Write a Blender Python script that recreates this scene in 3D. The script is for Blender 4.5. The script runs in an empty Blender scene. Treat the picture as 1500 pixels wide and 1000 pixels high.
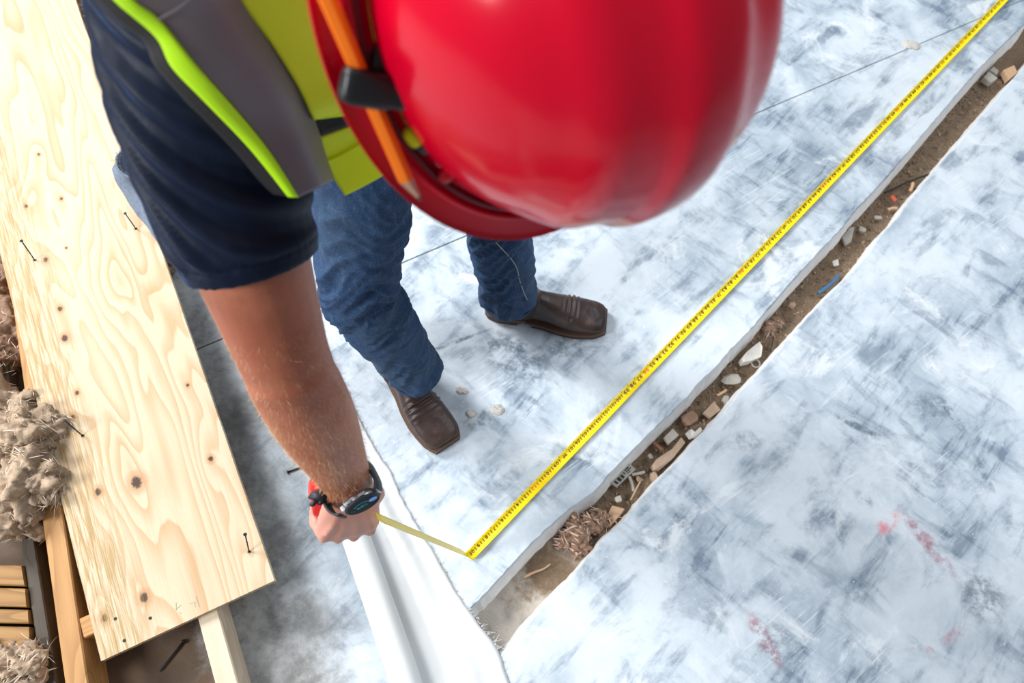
import bpy, bmesh, math, random
import numpy as np
from mathutils import Vector, Matrix, noise as mnoise

random.seed(7); rng = np.random.default_rng(7)
SC = bpy.context.scene
COL = SC.collection
V = lambda *a: np.array(a, float)
def nrm(v): v = np.asarray(v, float); return v / (np.linalg.norm(v) + 1e-12)

# ------------------------------------------------------------------ camera
FPX, PITCH, ROLL, CAMH = 1060.0, math.radians(66), math.radians(9), 1.66
_F = V(0, math.cos(PITCH), -math.sin(PITCH)); _U0 = V(0, math.sin(PITCH), math.cos(PITCH)); _R0 = V(1, 0, 0)
_R = math.cos(ROLL) * _R0 + math.sin(ROLL) * _U0
_U = -math.sin(ROLL) * _R0 + math.cos(ROLL) * _U0
CAM = V(0, 0, CAMH)
cd = bpy.data.cameras.new('camera'); cam = bpy.data.objects.new('camera', cd); COL.objects.link(cam)
cd.sensor_width = 36; cd.lens = FPX / 1500 * 36; cd.clip_start = .02
cam.matrix_world = Matrix([[_R[i], _U[i], -_F[i], CAM[i]] for i in range(3)] + [[0, 0, 0, 1]])
cd.dof.use_dof = True; cd.dof.focus_distance = 1.25; cd.dof.aperture_fstop = 5.2
SC.camera = cam
# ------------------------------------------------------------------ light
SC.view_settings.view_transform = 'Standard'; SC.view_settings.look = 'None'
SC.view_settings.exposure = 0.0; SC.view_settings.gamma = 1.0; SC.view_settings.use_curve_mapping = False
w = bpy.data.worlds.new('world'); SC.world = w; w.use_nodes = True
w.node_tree.nodes['Background'].inputs[0].default_value = (.90, .95, 1.0, 1)
w.node_tree.nodes['Background'].inputs[1].default_value = 0.25
def area(name, loc, target, sx, sy, power, col):
    ld = bpy.data.lights.new(name, 'AREA'); ld.shape = 'RECTANGLE'; ld.size = sx; ld.size_y = sy
    ld.energy = power; ld.color = col
    o = bpy.data.objects.new(name, ld); COL.objects.link(o); o.location = loc
    o.rotation_euler = (Vector(target) - Vector(loc)).to_track_quat('-Z', 'Y').to_euler(); return o
area('window_light', (-4.6, 2.6, 4.4), (0, .4, 0), 1.7, 2.0, 500, (1.0, .985, .96))
area('overhead_fill', (2.2, 2.4, 4.7), (.8, .1, 0), 3.4, 3.0, 135, (.93, .97, 1.0))  # unseen fill, added to brighten the floor evenly from above
area('side_fill', (-3.6, -1.7, 2.9), (0, .3, .6), 1.2, 1.6, 215, (1.0, .99, .97))  # unseen fill, added to light hat, arm and vest from the left

def P(px, py, z=0.0):                       # point of the photograph's view on the level z
    d = _F * FPX + _R * (px - 750) - _U * (py - 500); return CAM + d * ((z - CAMH) / d[2])
def D(px, py, dist):                        # point at a real distance from the lens
    d = nrm(_F * FPX + _R * (px - 750) - _U * (py - 500)); return CAM + d * dist

# ------------------------------------------------------------------ node helper
class NT:
    def __init__(s, name):
        s.m = bpy.data.materials.new(name); s.m.use_nodes = True; s.t = s.m.node_tree
        s.b = s.t.nodes['Principled BSDF']
    def n(s, typ, **k):
        nd = s.t.nodes.new(typ)
        for a, v in k.items(): setattr(nd, a, v)
        return nd
    def put(s, sock, v):
        if hasattr(v, 'is_output'): s.t.links.new(v, sock)
        elif v is not None: sock.default_value = v
    def math(s, op, a, b=None, c=None, clamp=False):
        nd = s.n('ShaderNodeMath', operation=op); nd.use_clamp = clamp
        s.put(nd.inputs[0], a); s.put(nd.inputs[1], b); s.put(nd.inputs[2], c); return nd.outputs[0]
    def coord(s, kind='Object'): return s.n('ShaderNodeTexCoord').outputs[kind]
    def mapping(s, vec, loc=(0, 0, 0), rot=(0, 0, 0), scale=(1, 1, 1)):
        nd = s.n('ShaderNodeMapping'); s.put(nd.inputs[0], vec)
        nd.inputs[1].default_value = loc; nd.inputs[2].default_value = rot; nd.inputs[3].default_value = scale
        return nd.outputs[0]
    def noise(s, vec, scale, detail=4, rough=.55, dist=0, lac=2.0):
        nd = s.n('ShaderNodeTexNoise'); s.put(nd.inputs['Vector'], vec); nd.inputs['Scale'].default_value = scale
        nd.inputs['Detail'].default_value = detail; nd.inputs['Roughness'].default_value = rough
        nd.inputs['Distortion'].default_value = dist; return nd.outputs[0]
    def ramp(s, f, stops, interp='LINEAR'):
        nd = s.n('ShaderNodeValToRGB'); s.put(nd.inputs[0], f); cr = nd.color_ramp; cr.interpolation = interp
        while len(cr.elements) < len(stops): cr.elements.new(.5)
        for e, (p, c) in zip(cr.elements, stops):
            e.position = p; e.color = (c, c, c, 1) if isinstance(c, (int, float)) else (*c, 1)
        return nd.outputs[0]
    def mix(s, f, a, b, blend='MIX'):
        nd = s.n('ShaderNodeMix', data_type='RGBA', blend_type=blend)
        s.put(nd.inputs[0], f)
        for i, v in ((6, a), (7, b)):
            if isinstance(v, tuple) and len(v) == 3: v = (*v, 1)
            s.put(nd.inputs[i], v)
        return nd.outputs[2]
    def step(s, v, lo, hi):
        nd = s.n('ShaderNodeMapRange', interpolation_type='SMOOTHSTEP'); s.put(nd.inputs[0], v)
        nd.inputs[1].default_value = lo; nd.inputs[2].default_value = hi; return nd.outputs[0]
    def bump(s, h, strength=.3, dist=.01):
        nd = s.n('ShaderNodeBump'); s.put(nd.inputs['Height'], h); nd.inputs['Strength'].default_value = strength
        nd.inputs['Distance'].default_value = dist; s.t.links.new(nd.outputs[0], s.b.inputs['Normal'])
    def set(s, **k):
        for a, v in k.items():
            a = a.replace('_', ' ')
            if isinstance(v, tuple) and len(v) == 3 and 'Subsurface Radius' != a: v = (*v, 1)
            s.put(s.b.inputs[a], v)
        return s.m

def plain(name, col, rough=.6, var=.15, vscale=30, bump=0, bscale=200, **k):
    t = NT(name); c = t.coord()
    n = t.noise(c, vscale, 5, .6)
    t.set(Base_Color=t.mix(n, tuple(x * (1 - var) for x in col), tuple(min(1, x * (1 + var)) for x in col)), Roughness=rough, **k)
    if bump: t.bump(t.noise(c, bscale, 4, .6), bump, .003)
    return t.m

# ------------------------------------------------------------------ materials
def floor_material():
    t = NT('whitewashed concrete'); c = t.coord()
    big = t.noise(c, 2.1, 7, .62, .3)
    mid = t.noise(c, 7.5, 8, .66, .4)
    fine = t.noise(c, 45, 6, .7)
    def strokes(rot, sc, scale):
        return t.noise(t.mapping(t.mapping(c, rot=(0, 0, rot)), scale=sc), scale, 5, .64, .3)
    s1 = strokes(-.95, (1, 3.6, 1), 4.5)         # trowel and roller drags in three directions
    s2 = strokes(.55, (1, 3.4, 1), 5.5)
    s3 = strokes(-.35, (1, 5, 1), 4.0)
    rib = t.noise(t.mapping(t.mapping(c, rot=(0, 0, -1.0)), scale=(1, 9, 1)), 9, 3, .55)   # washboard ribs of the old adhesive
    m1 = t.math('MULTIPLY', t.step(s1, .49, .65), t.step(mid, .36, .60))
    m2 = t.math('MULTIPLY', t.step(s2, .51, .67), t.step(big, .38, .56))
    m3 = t.math('MULTIPLY', t.step(s3, .54, .72), t.step(mid, .45, .65))
    m4 = t.math('MULTIPLY', t.step(rib, .52, .62), t.math('MULTIPLY', t.step(big, .52, .62), t.step(s1, .42, .55)))
    cloud = t.step(t.math('ADD', t.math('MULTIPLY', big, .6), t.math('MULTIPLY', mid, .4)), .40, .66)
    base = t.mix(cloud, (.61, .685, .765), (.29, .37, .455))
    dark = t.math('MINIMUM', t.math('ADD', t.math('ADD', t.math('MULTIPLY', m1, .75), t.math('MULTIPLY', m2, .6)), t.math('ADD', t.math('MULTIPLY', m3, .5), t.math('MULTIPLY', m4, .6))), 1.0)
    patches = t.step(t.noise(t.mapping(c, loc=(3.1, 1.7, 0)), 3.3, 6, .7, .6), .56, .66)
    dark = t.math('MINIMUM', t.math('ADD', dark, t.math('MULTIPLY', patches, t.math('MULTIPLY', fine, .8))), 1.0)
    col = t.mix(t.math('MULTIPLY', dark, .92), base, (.135, .19, .265))
    # chalky white filler and specks
    wh = t.math('MULTIPLY', t.step(t.noise(t.mapping(c, loc=(9, 4, 0)), 5.2, 8, .7, .8), .55, .68), .75)
    col = t.mix(wh, col, (.74, .79, .84))
    scr = t.math('MULTIPLY', t.step(t.noise(t.mapping(t.mapping(c, rot=(0, 0, -.75)), scale=(1, 26, 1)), 6, 4, .6, .2), .57, .64), t.step(t.noise(t.mapping(c, loc=(5, 5, 0)), 4, 4, .6), .50, .62))
    col = t.mix(t.math('MULTIPLY', scr, .45), col, (.74, .79, .84))
    spk = t.step(t.noise(c, 120, 2, .5), .70, .76)
    col = t.mix(t.math('MULTIPLY', spk, .7), col, (.75, .78, .8))
    # bare screed and brown dirt by the timber frame, its warm shade painted in
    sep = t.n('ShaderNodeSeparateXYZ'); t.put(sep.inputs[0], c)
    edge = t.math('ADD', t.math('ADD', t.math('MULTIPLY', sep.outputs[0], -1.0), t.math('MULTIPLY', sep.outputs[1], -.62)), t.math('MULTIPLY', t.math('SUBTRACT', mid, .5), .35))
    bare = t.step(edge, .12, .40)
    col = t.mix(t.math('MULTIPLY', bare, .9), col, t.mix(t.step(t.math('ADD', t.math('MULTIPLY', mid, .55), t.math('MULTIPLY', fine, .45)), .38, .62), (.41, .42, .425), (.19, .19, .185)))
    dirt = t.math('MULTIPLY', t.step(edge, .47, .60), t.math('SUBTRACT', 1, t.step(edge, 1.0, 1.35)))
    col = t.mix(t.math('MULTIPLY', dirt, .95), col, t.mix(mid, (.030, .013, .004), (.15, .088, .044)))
    # red chalk smears
    def smear(a, b, wd, amt):
        a = P(*a); b = P(*b); ctr = (a + b) / 2; L = np.linalg.norm(b - a) / 2; ang = math.atan2(b[1] - a[1], b[0] - a[0])
        nd = t.n('ShaderNodeVectorMath', operation='SUBTRACT'); t.put(nd.inputs[0], c); nd.inputs[1].default_value = tuple(ctr)
        mp = t.mapping(nd.outputs[0], rot=(0, 0, -ang))
        sx = t.n('ShaderNodeVectorMath', operation='MULTIPLY'); t.put(sx.inputs[0], mp); sx.inputs[1].default_value = (1 / L, 1 / wd, 0)
        ln = t.n('ShaderNodeVectorMath', operation='LENGTH'); t.put(ln.inputs[0], sx.outputs[0])
        msk = t.math('SUBTRACT', 1, t.step(ln.outputs['Value'], .45, 1.1))
        return t.math('MULTIPLY', t.math('MULTIPLY', msk, t.step(t.noise(c, 28, 6, .75), .40, .62)), amt)
    for a, b, wd, amt, cc in (((1280, 785), (1322, 748), .02, .8, (.72, .22, .26)), ((1315, 740), (1408, 856), .022, .8, (.34, .13, .18)),
                              ((1090, 888), (1150, 985), .020, .75, (.48, .17, .21)), ((1375, 945), (1420, 915), .014, .6, (.45, .2, .26)), ((1355, 945), (1372, 965), .012, .7, (.5, .2, .25))):
        col = t.mix(smear(a, b, wd, amt), col, cc)
    # dark blue-grey patches before the boots and to the right, plus thin cracks
    for a, b, wd, amt in (((700, 490), (815, 560), .07, .95), ((750, 600), (665, 625), .03, .8), ((790, 515), (870, 500), .045, .8), ((1320, 590), (1400, 600), .05, .7), ((1400, 850), (1480, 900), .07, .7), ((1170, 985), (1100, 900), .05, .55), ((1060, 650), (1130, 640), .03, .5), ((605, 524), (728, 478), .006, .95), ((720, 481), (845, 455), .005, .7), ((1210, 600), (1300, 648), .012, .9), ((1370, 575), (1420, 640), .016, .8), ((1425, 660), (1460, 730), .012, .8), ((1250, 715), (1280, 745), .02, .6)):
        col = t.mix(smear(a, b, wd, amt), col, (.10, .14, .19))
    rg = t.mix(fine, (.55, .55, .55), (.85, .85, .85))
    t.set(Base_Color=col, Roughness=rg)
    hgt = t.math('ADD', t.math('MULTIPLY', mid, .5), t.math('ADD', t.math('MULTIPLY', fine, .25), t.math('MULTIPLY', t.noise(c, 14, 8, .75, .9), .6)))
    t.bump(hgt, .35, .006)
    return t.m

def wood_material(name, light, dark, knots=(), scale=1.0, rough_side=False, along=1, freq=46, knot_col=(.055, .025, .014)):
    """sawn softwood: UV in metres, u across, v along"""
    t = NT(name); uv = t.coord('UV')
    g0 = t.noise(t.mapping(uv, scale=(5.0 * scale, .9 * scale, 1)), 1.0, 3, .5, .35)
    sep = t.n('ShaderNodeSeparateXYZ'); t.put(sep.inputs[0], uv)
    g = t.math('ADD', t.math('MULTIPLY', sep.outputs[0], .55), t.math('MULTIPLY', g0, .52))
    kmask = None; halo = None
    for (ku, kv, r, amp) in knots:
        nd = t.n('ShaderNodeVectorMath', operation='SUBTRACT'); t.put(nd.inputs[0], uv); nd.inputs[1].default_value = (ku, kv, 0)
        mp = t.n('ShaderNodeVectorMath', operation='MULTIPLY'); t.put(mp.inputs[0], nd.outputs[0]); mp.inputs[1].default_value = (1, .8, 0)
        ln = t.n('ShaderNodeVectorMath', operation='LENGTH'); t.put(ln.inputs[0], mp.outputs[0])
        d = ln.outputs['Value']
        mp2 = t.n('ShaderNodeVectorMath', operation='MULTIPLY'); t.put(mp2.inputs[0], nd.outputs[0]); mp2.inputs[1].default_value = (1 / (r * 5.5), 1 / (r * 13), 0)
        ln2 = t.n('ShaderNodeVectorMath', operation='LENGTH'); t.put(ln2.inputs[0], mp2.outputs[0])
        e = t.math('POWER', 2.718, t.math('MULTIPLY', t.math('MULTIPLY', ln2.outputs['Value'], ln2.outputs['Value']), -1))
        g = t.math('ADD', g, t.math('MULTIPLY', e, amp))
        dn = t.math('ADD', d, t.math('MULTIPLY', t.math('SUBTRACT', t.noise(uv, 160, 3, .6), .5), r * .9))
        k = t.math('SUBTRACT', 1, t.step(dn, r * .55, r * 1.05)); h = t.math('SUBTRACT', 1, t.step(dn, r * .9, r * 2.4))
        kmask = k if kmask is None else t.math('MAXIMUM', kmask, k)
        halo = h if halo is None else t.math('MAXIMUM', halo, h)
    saw = t.math('FRACT', t.math('MULTIPLY', g, freq))
    late = t.ramp(saw, [(0, .0), (.35, .12), (.75, .75), (.92, 1.0), (1.0, .0)])
    fib = t.noise(t.mapping(uv, scale=(320, 7, 1)), 1, 3, .6)
    tone = t.noise(t.mapping(uv, scale=(6, 1.5, 1)), 1.3, 3, .5)
    col = t.mix(t.math('MULTIPLY', late, t.math('MULTIPLY_ADD', tone, .9, .15)), light, dark)
    col = t.mix(t.math('MULTIPLY', t.step(fib, .45, .75), .14), col, tuple(x * .6 for x in dark))
    col = t.mix(t.math('MULTIPLY', t.step(tone, .5, .75), .28), col, tuple(a * .9 + b * .1 for a, b in zip(dark, light)))
    if kmask is not None:
        col = t.mix(t.math('MULTIPLY', halo, .65), col, (.47, .22, .085))
        col = t.mix(kmask, col, knot_col)
    t.set(Base_Color=col, Roughness=.62)
    hb = t.math('ADD', t.math('MULTIPLY', fib, .25), t.math('MULTIPLY', late, .1))
    if rough_side:                                                    # torn, coarse grain near one long edge
        rs = t.math('SUBTRACT', 1, t.step(sep.outputs[0], .035, .13))
        tear = t.noise(t.mapping(uv, scale=(170, 9, 1)), 1, 4, .6, .5)
        hb = t.math('ADD', hb, t.math('MULTIPLY', t.math('MULTIPLY', rs, tear), 2.2))
        c2 = t.mix(t.math('MULTIPLY', rs, t.step(tear, .45, .62)), col, (.42, .28, .12))
        t.set(Base_Color=c2)
    t.bump(hb, .35, .004)
    return t.m

def denim_material():
    t = NT('blue denim'); c = t.coord()
    n = t.noise(c, 7, 5, .6); fade = t.noise(t.mapping(c, loc=(2, 5, 1)), 3.2, 3, .5)
    streak = t.noise(t.mapping(c, scale=(60, 60, 9)), 2, 4, .65)
    col = t.mix(n, (.003, .020, .064), (.008, .054, .160))
    col = t.mix(t.math('MULTIPLY', t.step(fade, .44, .70), .5), col, (.045, .085, .130))
    col = t.mix(t.math('MULTIPLY', t.step(streak, .54, .74), .55), col, (.055, .115, .205))
    weave = t.noise(c, 420, 2, .6)
    col = t.mix(t.math('MULTIPLY', t.step(weave, .5, .7), .22), col, (.16, .24, .34))
    t.set(Base_Color=col, Roughness=.85); t.bump(weave, .25, .001); return t.m

def skin_material():
    t = NT('sun-reddened skin'); c = t.coord()
    n = t.noise(c, 14, 6, .6, .4); f = t.noise(c, 130, 4, .6)
    sep = t.n('ShaderNodeSeparateXYZ'); t.put(sep.inputs[0], c)
    col = t.mix(t.step(n, .3, .7), (.36, .105, .055), (.50, .175, .098))
    col = t.mix(t.math('MULTIPLY', f, .32), col, (.25, .085, .05))
    hand = t.math('SUBTRACT', 1, t.step(sep.outputs[2], .68, .735))          # paler pink hands
    col = t.mix(t.math('MULTIPLY', hand, .75), col, t.mix(n, (.55, .27, .215), (.68, .37, .31)))
    t.set(Base_Color=col, Roughness=.42, Subsurface_Weight=.08, Subsurface_Radius=(.01, .004, .002), Specular_IOR_Level=.5)
    t.bump(t.math('ADD', f, t.noise(c, 330, 3, .6)), .16, .0015); return t.m

def leather_material():
    t = NT('worn brown leather'); c = t.coord()
    n = t.noise(c, 13, 7, .65, .5); f = t.noise(c, 130, 5, .7)
    col = t.mix(t.step(n, .3, .7), (.022, .012, .012), (.062, .036, .031))
    col = t.mix(t.math('MULTIPLY', t.step(t.noise(c, 24, 6, .7), .55, .75), .6), col, (.17, .095, .055))
    t.set(Base_Color=col, Roughness=.40, Specular_IOR_Level=.5); t.bump(t.math('ADD', f, t.math('MULTIPLY', n, 2)), .3, .002); return t.m

def shirt_material():
    t = NT('navy jersey fabric'); c = t.coord()
    wv = t.noise(c, 700, 2, .5)
    t.set(Base_Color=t.mix(t.noise(c, 9, 4, .5), (.003, .006, .017), (.008, .016, .042)), Roughness=.50, Sheen_Weight=.34, Sheen_Roughness=.26, Sheen_Tint=(.16, .38, 1.0), Specular_IOR_Level=.14)
    t.bump(wv, .25, .0008); return t.m

def dirt_material():
    t = NT('dry brown dirt'); c = t.coord()
    n = t.noise(c, 22, 8, .7, .4); f = t.noise(c, 110, 6, .75); pale = t.noise(t.mapping(c, loc=(1, 2, 0)), 6, 6, .6)
    col = t.mix(n, (.13, .088, .054), (.29, .205, .135))
    col = t.mix(t.math('MULTIPLY', t.step(f, .5, .75), .6), col, (.42, .33, .24))
    # pale plaster dust lying at the near end of the cut
    sep = t.n('ShaderNodeSeparateXYZ'); t.put(sep.inputs[0], c)
    near = t.math('SUBTRACT', 1, t.step(t.math('ADD', sep.outputs[1], t.math('MULTIPLY', pale, .3)), .25, .52))
    side = t.step(t.math('ADD', t.math('SUBTRACT', t.math('MULTIPLY', sep.outputs[0], .79), t.math('MULTIPLY', sep.outputs[1], .61)), t.math('MULTIPLY', t.math('SUBTRACT', pale, .5), .10)), .035, .075)
    lim = t.math('SUBTRACT', 1, t.step(sep.outputs[1], .42, .60))
    dust = t.math('MAXIMUM', t.math('MULTIPLY', near, t.step(pale, .40, .52)), t.math('MULTIPLY', side, lim))
    col = t.mix(t.math('MULTIPLY', dust, .95), col, (.62, .57, .51))
    t.set(Base_Color=col, Roughness=.95); t.bump(t.math('ADD', n, f), .8, .008); return t.m

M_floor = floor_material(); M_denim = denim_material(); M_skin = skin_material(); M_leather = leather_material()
M_shirt = shirt_material(); M_dirt = dirt_material()
M_edge = plain('grey cut concrete', (.84, .86, .88), .9, .22, 40, .5, 60)
M_cloth = plain('white coated sheeting', (.68, .71, .74), .55, .05, 18, .08, 300)
M_hivis = plain('fluorescent yellow polyester', (.76, .98, .0), .62, .10, 12, .12, 500)
M_pipe = plain('bright lime edge binding', (.50, .92, .0), .6, .06, 20)
M_reflect = plain('grey reflective tape', (.155, .135, .150), .42, .12, 10, .06, 700, Metallic=.35, Sheen_Weight=.15)
M_black = plain('black webbing', (.010, .010, .013), .65, .2, 80)
def hat_material():
    t = NT('glossy red helmet plastic'); c = t.coord()
    t.set(Base_Color=t.mix(t.noise(c, 6, 3, .5), (.50, .0004, .016), (.55, .0008, .022)), Roughness=.17, Coat_Weight=.05, Coat_Roughness=.06, Specular_IOR_Level=.30)
    return t.m
M_hat = hat_material()
M_hatdark = plain('dark red groove plastic', (.12, .002, .008), .4, .1)
M_clip = plain('black clip rubber', (.006, .007, .010), .38, .2)
M_pencil = plain('orange painted pencil', (.95, .20, .005), .4, .08)
M_pwood = plain('sharpened pencil wood', (.55, .36, .24), .7, .15)
M_lead = plain('pencil graphite', (.05, .05, .055), .4, .1)
M_tape = plain('yellow tape blade lacquer', (.93, .70, .004), .33, .05, 30, Specular_IOR_Level=.6)
M_ink = plain('black printed ink', (.012, .011, .008), .5, .1)
M_inkred = plain('red printed ink', (.85, .10, .01), .5, .1)
M_case = plain('red tape case plastic', (.60, .012, .015), .35, .1)
M_rubber = plain('dark rubber', (.018, .022, .030), .55, .2, 60, .1)
M_steel = plain('brushed steel', (.50, .51, .54), .33, .08, 80, Metallic=1.0)
M_glass = plain('dark watch glass', (.004, .018, .026), .55, .1, Specular_IOR_Level=.05)
def glow(name, col, e):
    t = NT(name); n = t.noise(t.coord(), 200, 2)
    t.set(Base_Color=t.mix(n, col, tuple(x * .8 for x in col)), Emission_Color=col, Emission_Strength=e, Roughness=.3); return t.m
M_blue = glow('lit blue dial', (.02, .20, .62), .35); M_teal = glow('lit teal marks', (.05, .33, .36), .35)
M_nail = plain('dark green coated nail steel', (.020, .042, .040), .45, .2, 90, Metallic=.6)
M_rust = plain('blackened nail steel', (.022, .020, .022), .55, .3, 90, Metallic=.4)
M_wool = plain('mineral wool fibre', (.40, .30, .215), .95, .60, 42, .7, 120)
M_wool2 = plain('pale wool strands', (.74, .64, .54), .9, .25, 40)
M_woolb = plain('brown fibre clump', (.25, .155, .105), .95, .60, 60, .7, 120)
M_woolb2 = plain('pinkish fibre strands', (.58, .42, .34), .9, .25, 40)
M_grain = plain('raw splinter wood', (.48, .31, .19), .8, .25, 60, .3)
M_stone = plain('pale grey rubble', (.36, .335, .30), .9, .3, 60, .5, 90)
M_beige = plain('beige rubble', (.35, .255, .185), .9, .25, 60, .5, 90)
M_woodr = plain('red-brown wood chip', (.20, .085, .045), .8, .3, 60)
M_paper = plain('crumpled white paper', (.55, .53, .50), .8, .2, 60, .3, 150)
M_tag = plain('grey label film', (.33, .32, .29), .5, .15, 60)
M_bluewire = plain('blue cable sheath', (.03, .12, .26), .5, .2, 60)
M_red = plain('orange red plastic', (.55, .09, .03), .5, .2, 60)
M_hair = plain('golden arm hair', (.58, .38, .20), .5, .2, 60)
M_brownhair = plain('short brown hair', (.06, .03, .015), .7, .3, 100)
M_eye = plain('eye white', (.8, .78, .75), .2, .05); M_iris = plain('brown iris', (.06, .03, .015), .2, .1)
M_sole = plain('dark boot sole', (.055, .030, .022), .65, .3, 60)
M_welt = plain('tan welt stitching', (.115, .065, .042), .7, .3, 300, .5, 500)
M_thread = plain('pale jeans thread', (.24, .26, .28), .8, .2, 300)
M_pink = plain('finger nail', (.62, .36, .30), .3, .05)
M_rag = plain('grey blue frayed denim', (.16, .20, .27), .9, .35, 120, .6, 300)
M_graphite = plain('faint pencil mark', (.40, .34, .28), .7, .1)

# ------------------------------------------------------------------ mesh helpers
def link(name, me, m=None, parent=None, smooth=False):
    o = bpy.data.objects.new(name, me); COL.objects.link(o)
    if m is not None and not me.materials: me.materials.append(m)
    if smooth: me.polygons.foreach_set('use_smooth', [True] * len(me.polygons))
    if parent is not None:
        o.parent = parent; o.matrix_parent_inverse = parent.matrix_basis.inverted()
    return o
def from_py(name, v, f, m=None, parent=None, smooth=False, uv=None):
    me = bpy.data.meshes.new(name); me.from_pydata([tuple(map(float, x)) for x in v], [], [tuple(map(int, q)) for q in f]); me.update()
    if uv is not None:
        ul = me.uv_layers.new(name='UVMap')
        for lp in me.loops: ul.data[lp.index].uv = uv[lp.vertex_index]
    return link(name, me, m, parent, smooth)
def bm_obj(name, bm, m=None, parent=None, smooth=False):
    me = bpy.data.meshes.new(name); bmesh.ops.recalc_face_normals(bm, faces=bm.faces[:]); bm.to_mesh(me); bm.free()
    return link(name, me, m, parent, smooth)
def tag(o, label, cat=None, group=None, kind=None):
    if label: o['label'] = label
    if cat: o['category'] = cat
    if group: o['group'] = group
    if kind: o['kind'] = kind
    return o
def thing(name, label, cat, loc=(0, 0, 0), group=None):
    o = bpy.data.objects.new(name, None); COL.objects.link(o); o.location = tuple(loc); o.empty_display_size = .05
    return tag(o, label, cat, group)

class G:
    """collects vertices and faces"""
    def __init__(s): s.v = []; s.f = []; s.uv = []
    def add(s, v, f, uv=None):
        o = len(s.v); s.v += [np.asarray(x, float) for x in v]; s.f += [tuple(i + o for i in q) for q in f]
        if uv is not None: s.uv += list(uv)
        return s
    def rings(s, rings, cap=True, closed=True):
        n = len(rings[0]); f = []
        for k in range(len(rings) - 1):
            for i in range(n if closed else n - 1):
                a = k * n + i; b = k * n + (i + 1) % n; f.append((a, b, b + n, a + n))
        if cap:
            f.append(tuple(range(n - 1, -1, -1))); f.append(tuple(range((len(rings) - 1) * n, len(rings) * n)))
        return s.add([p for r in rings for p in r], f)
    def tube(s, pts, ra, rb=None, ref=(0, 0, 1), n=14, cap=True, round_ends=False):
        pts = [np.asarray(p, float) for p in pts]; m = len(pts)
        ra = [ra] * m if np.isscalar(ra) else list(ra); rb = ra if rb is None else ([rb] * m if np.isscalar(rb) else list(rb))
        R = []
        for i in range(m):
            tg = nrm(pts[min(i + 1, m - 1)] - pts[max(i - 1, 0)])
            rf = np.asarray(ref[i] if isinstance(ref, list) else ref, float)
            x = rf - tg * (rf @ tg)
            if np.linalg.norm(x) < 1e-3: x = np.cross(tg, V(1, 0, .3))
            x = nrm(x); y = np.cross(tg, x)
            ang = np.arange(n) * 2 * math.pi / n
            ring = lambda p, k: [p + x * ra[i] * k * math.cos(a) + y * rb[i] * k * math.sin(a) for a in ang]
            if round_ends and i == 0:
                for th in (75, 50, 25): R.append(ring(pts[i] - tg * rb[i] * .9 * math.sin(math.radians(th)), math.cos(math.radians(th))))
            R.append(ring(pts[i], 1))
            if round_ends and i == m - 1:
                for th in (25, 50, 75): R.append(ring(pts[i] + tg * rb[i] * .9 * math.sin(math.radians(th)), math.cos(math.radians(th))))
        return s.rings(R, cap)
    def box(s, c, ex, ey, ez, hx, hy, hz):
        c = np.asarray(c, float); v = [c + ex * hx * i + ey * hy * j + ez * hz * k for i in (-1, 1) for j in (-1, 1) for k in (-1, 1)]
        return s.add(v, [(0, 1, 3, 2), (4, 6, 7, 5), (0, 4, 5, 1), (2, 3, 7, 6), (0, 2, 6, 4), (1, 5, 7, 3)])
    def ball(s, c, ax, ay, az, n=14):
        c = np.asarray(c, float); ax, ay, az = map(np.asarray, (ax, ay, az))
        return s.rings([[c + az * math.cos(t) + math.sin(t) * (ax * math.cos(a) + ay * math.sin(a)) for a in np.arange(n) * 2 * math.pi / n]
                        for t in np.linspace(.12, math.pi - .12, n // 2 + 2)])
    def obj(s, name, m=None, parent=None, smooth=False, fix=True):
        o = from_py(name, s.v, s.f, m, parent, smooth, s.uv if s.uv else None)
        if fix:
            bm = bmesh.new(); bm.from_mesh(o.data); bmesh.ops.recalc_face_normals(bm, faces=bm.faces[:]); bm.to_mesh(o.data); bm.free()
        return o

def catmull(pts, n):
    pts = np.asarray(pts, float); m = len(pts)
    d = np.concatenate([[0], np.cumsum(np.linalg.norm(np.diff(pts, axis=0), axis=1))]); out = []
    for s in np.linspace(0, d[-1], n):
        i = min(max(np.searchsorted(d, s) - 1, 0), m - 2); t = (s - d[i]) / max(d[i + 1] - d[i], 1e-9)
        p0 = pts[max(i - 1, 0)]; p1 = pts[i]; p2 = pts[i + 1]; p3 = pts[min(i + 2, m - 1)]
        out.append(.5 * (2 * p1 + (p2 - p0) * t + (2 * p0 - 5 * p1 + 4 * p2 - p3) * t * t + (-p0 + 3 * p1 - 3 * p2 + p3) * t ** 3))
    return np.array(out)

def remeshed(g, name, voxel, smooth_it, m, parent, disp=None):
    me = bpy.data.meshes.new('tmp'); me.from_pydata([tuple(map(float, x)) for x in g.v], [], g.f)
    bm = bmesh.new(); bm.from_mesh(me); bmesh.ops.recalc_face_normals(bm, faces=bm.faces[:]); bm.to_mesh(me); bm.free()
    o = bpy.data.objects.new('tmp', me); COL.objects.link(o)
    a = o.modifiers.new('r', 'REMESH'); a.mode = 'VOXEL'; a.voxel_size = voxel
    b = o.modifiers.new('s', 'SMOOTH'); b.iterations = smooth_it; b.factor = .5
    dg = bpy.context.evaluated_depsgraph_get(); dg.update()
    me2 = bpy.data.meshes.new_from_object(o.evaluated_get(dg)); me2.name = name; me2.materials.clear()
    bpy.data.objects.remove(o); bpy.data.meshes.remove(me)
    if disp is not None:
        n = len(me2.vertices); co = np.empty(n * 3); me2.vertices.foreach_get('co', co); co = co.reshape(-1, 3)
        no = np.empty(n * 3); me2.vertices.foreach_get('normal', no); no = no.reshape(-1, 3)
        co = co + no * disp(co, no)[:, None]; me2.vertices.foreach_set('co', co.ravel()); me2.update()
    return link(name, me2, m, parent, True)
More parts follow.
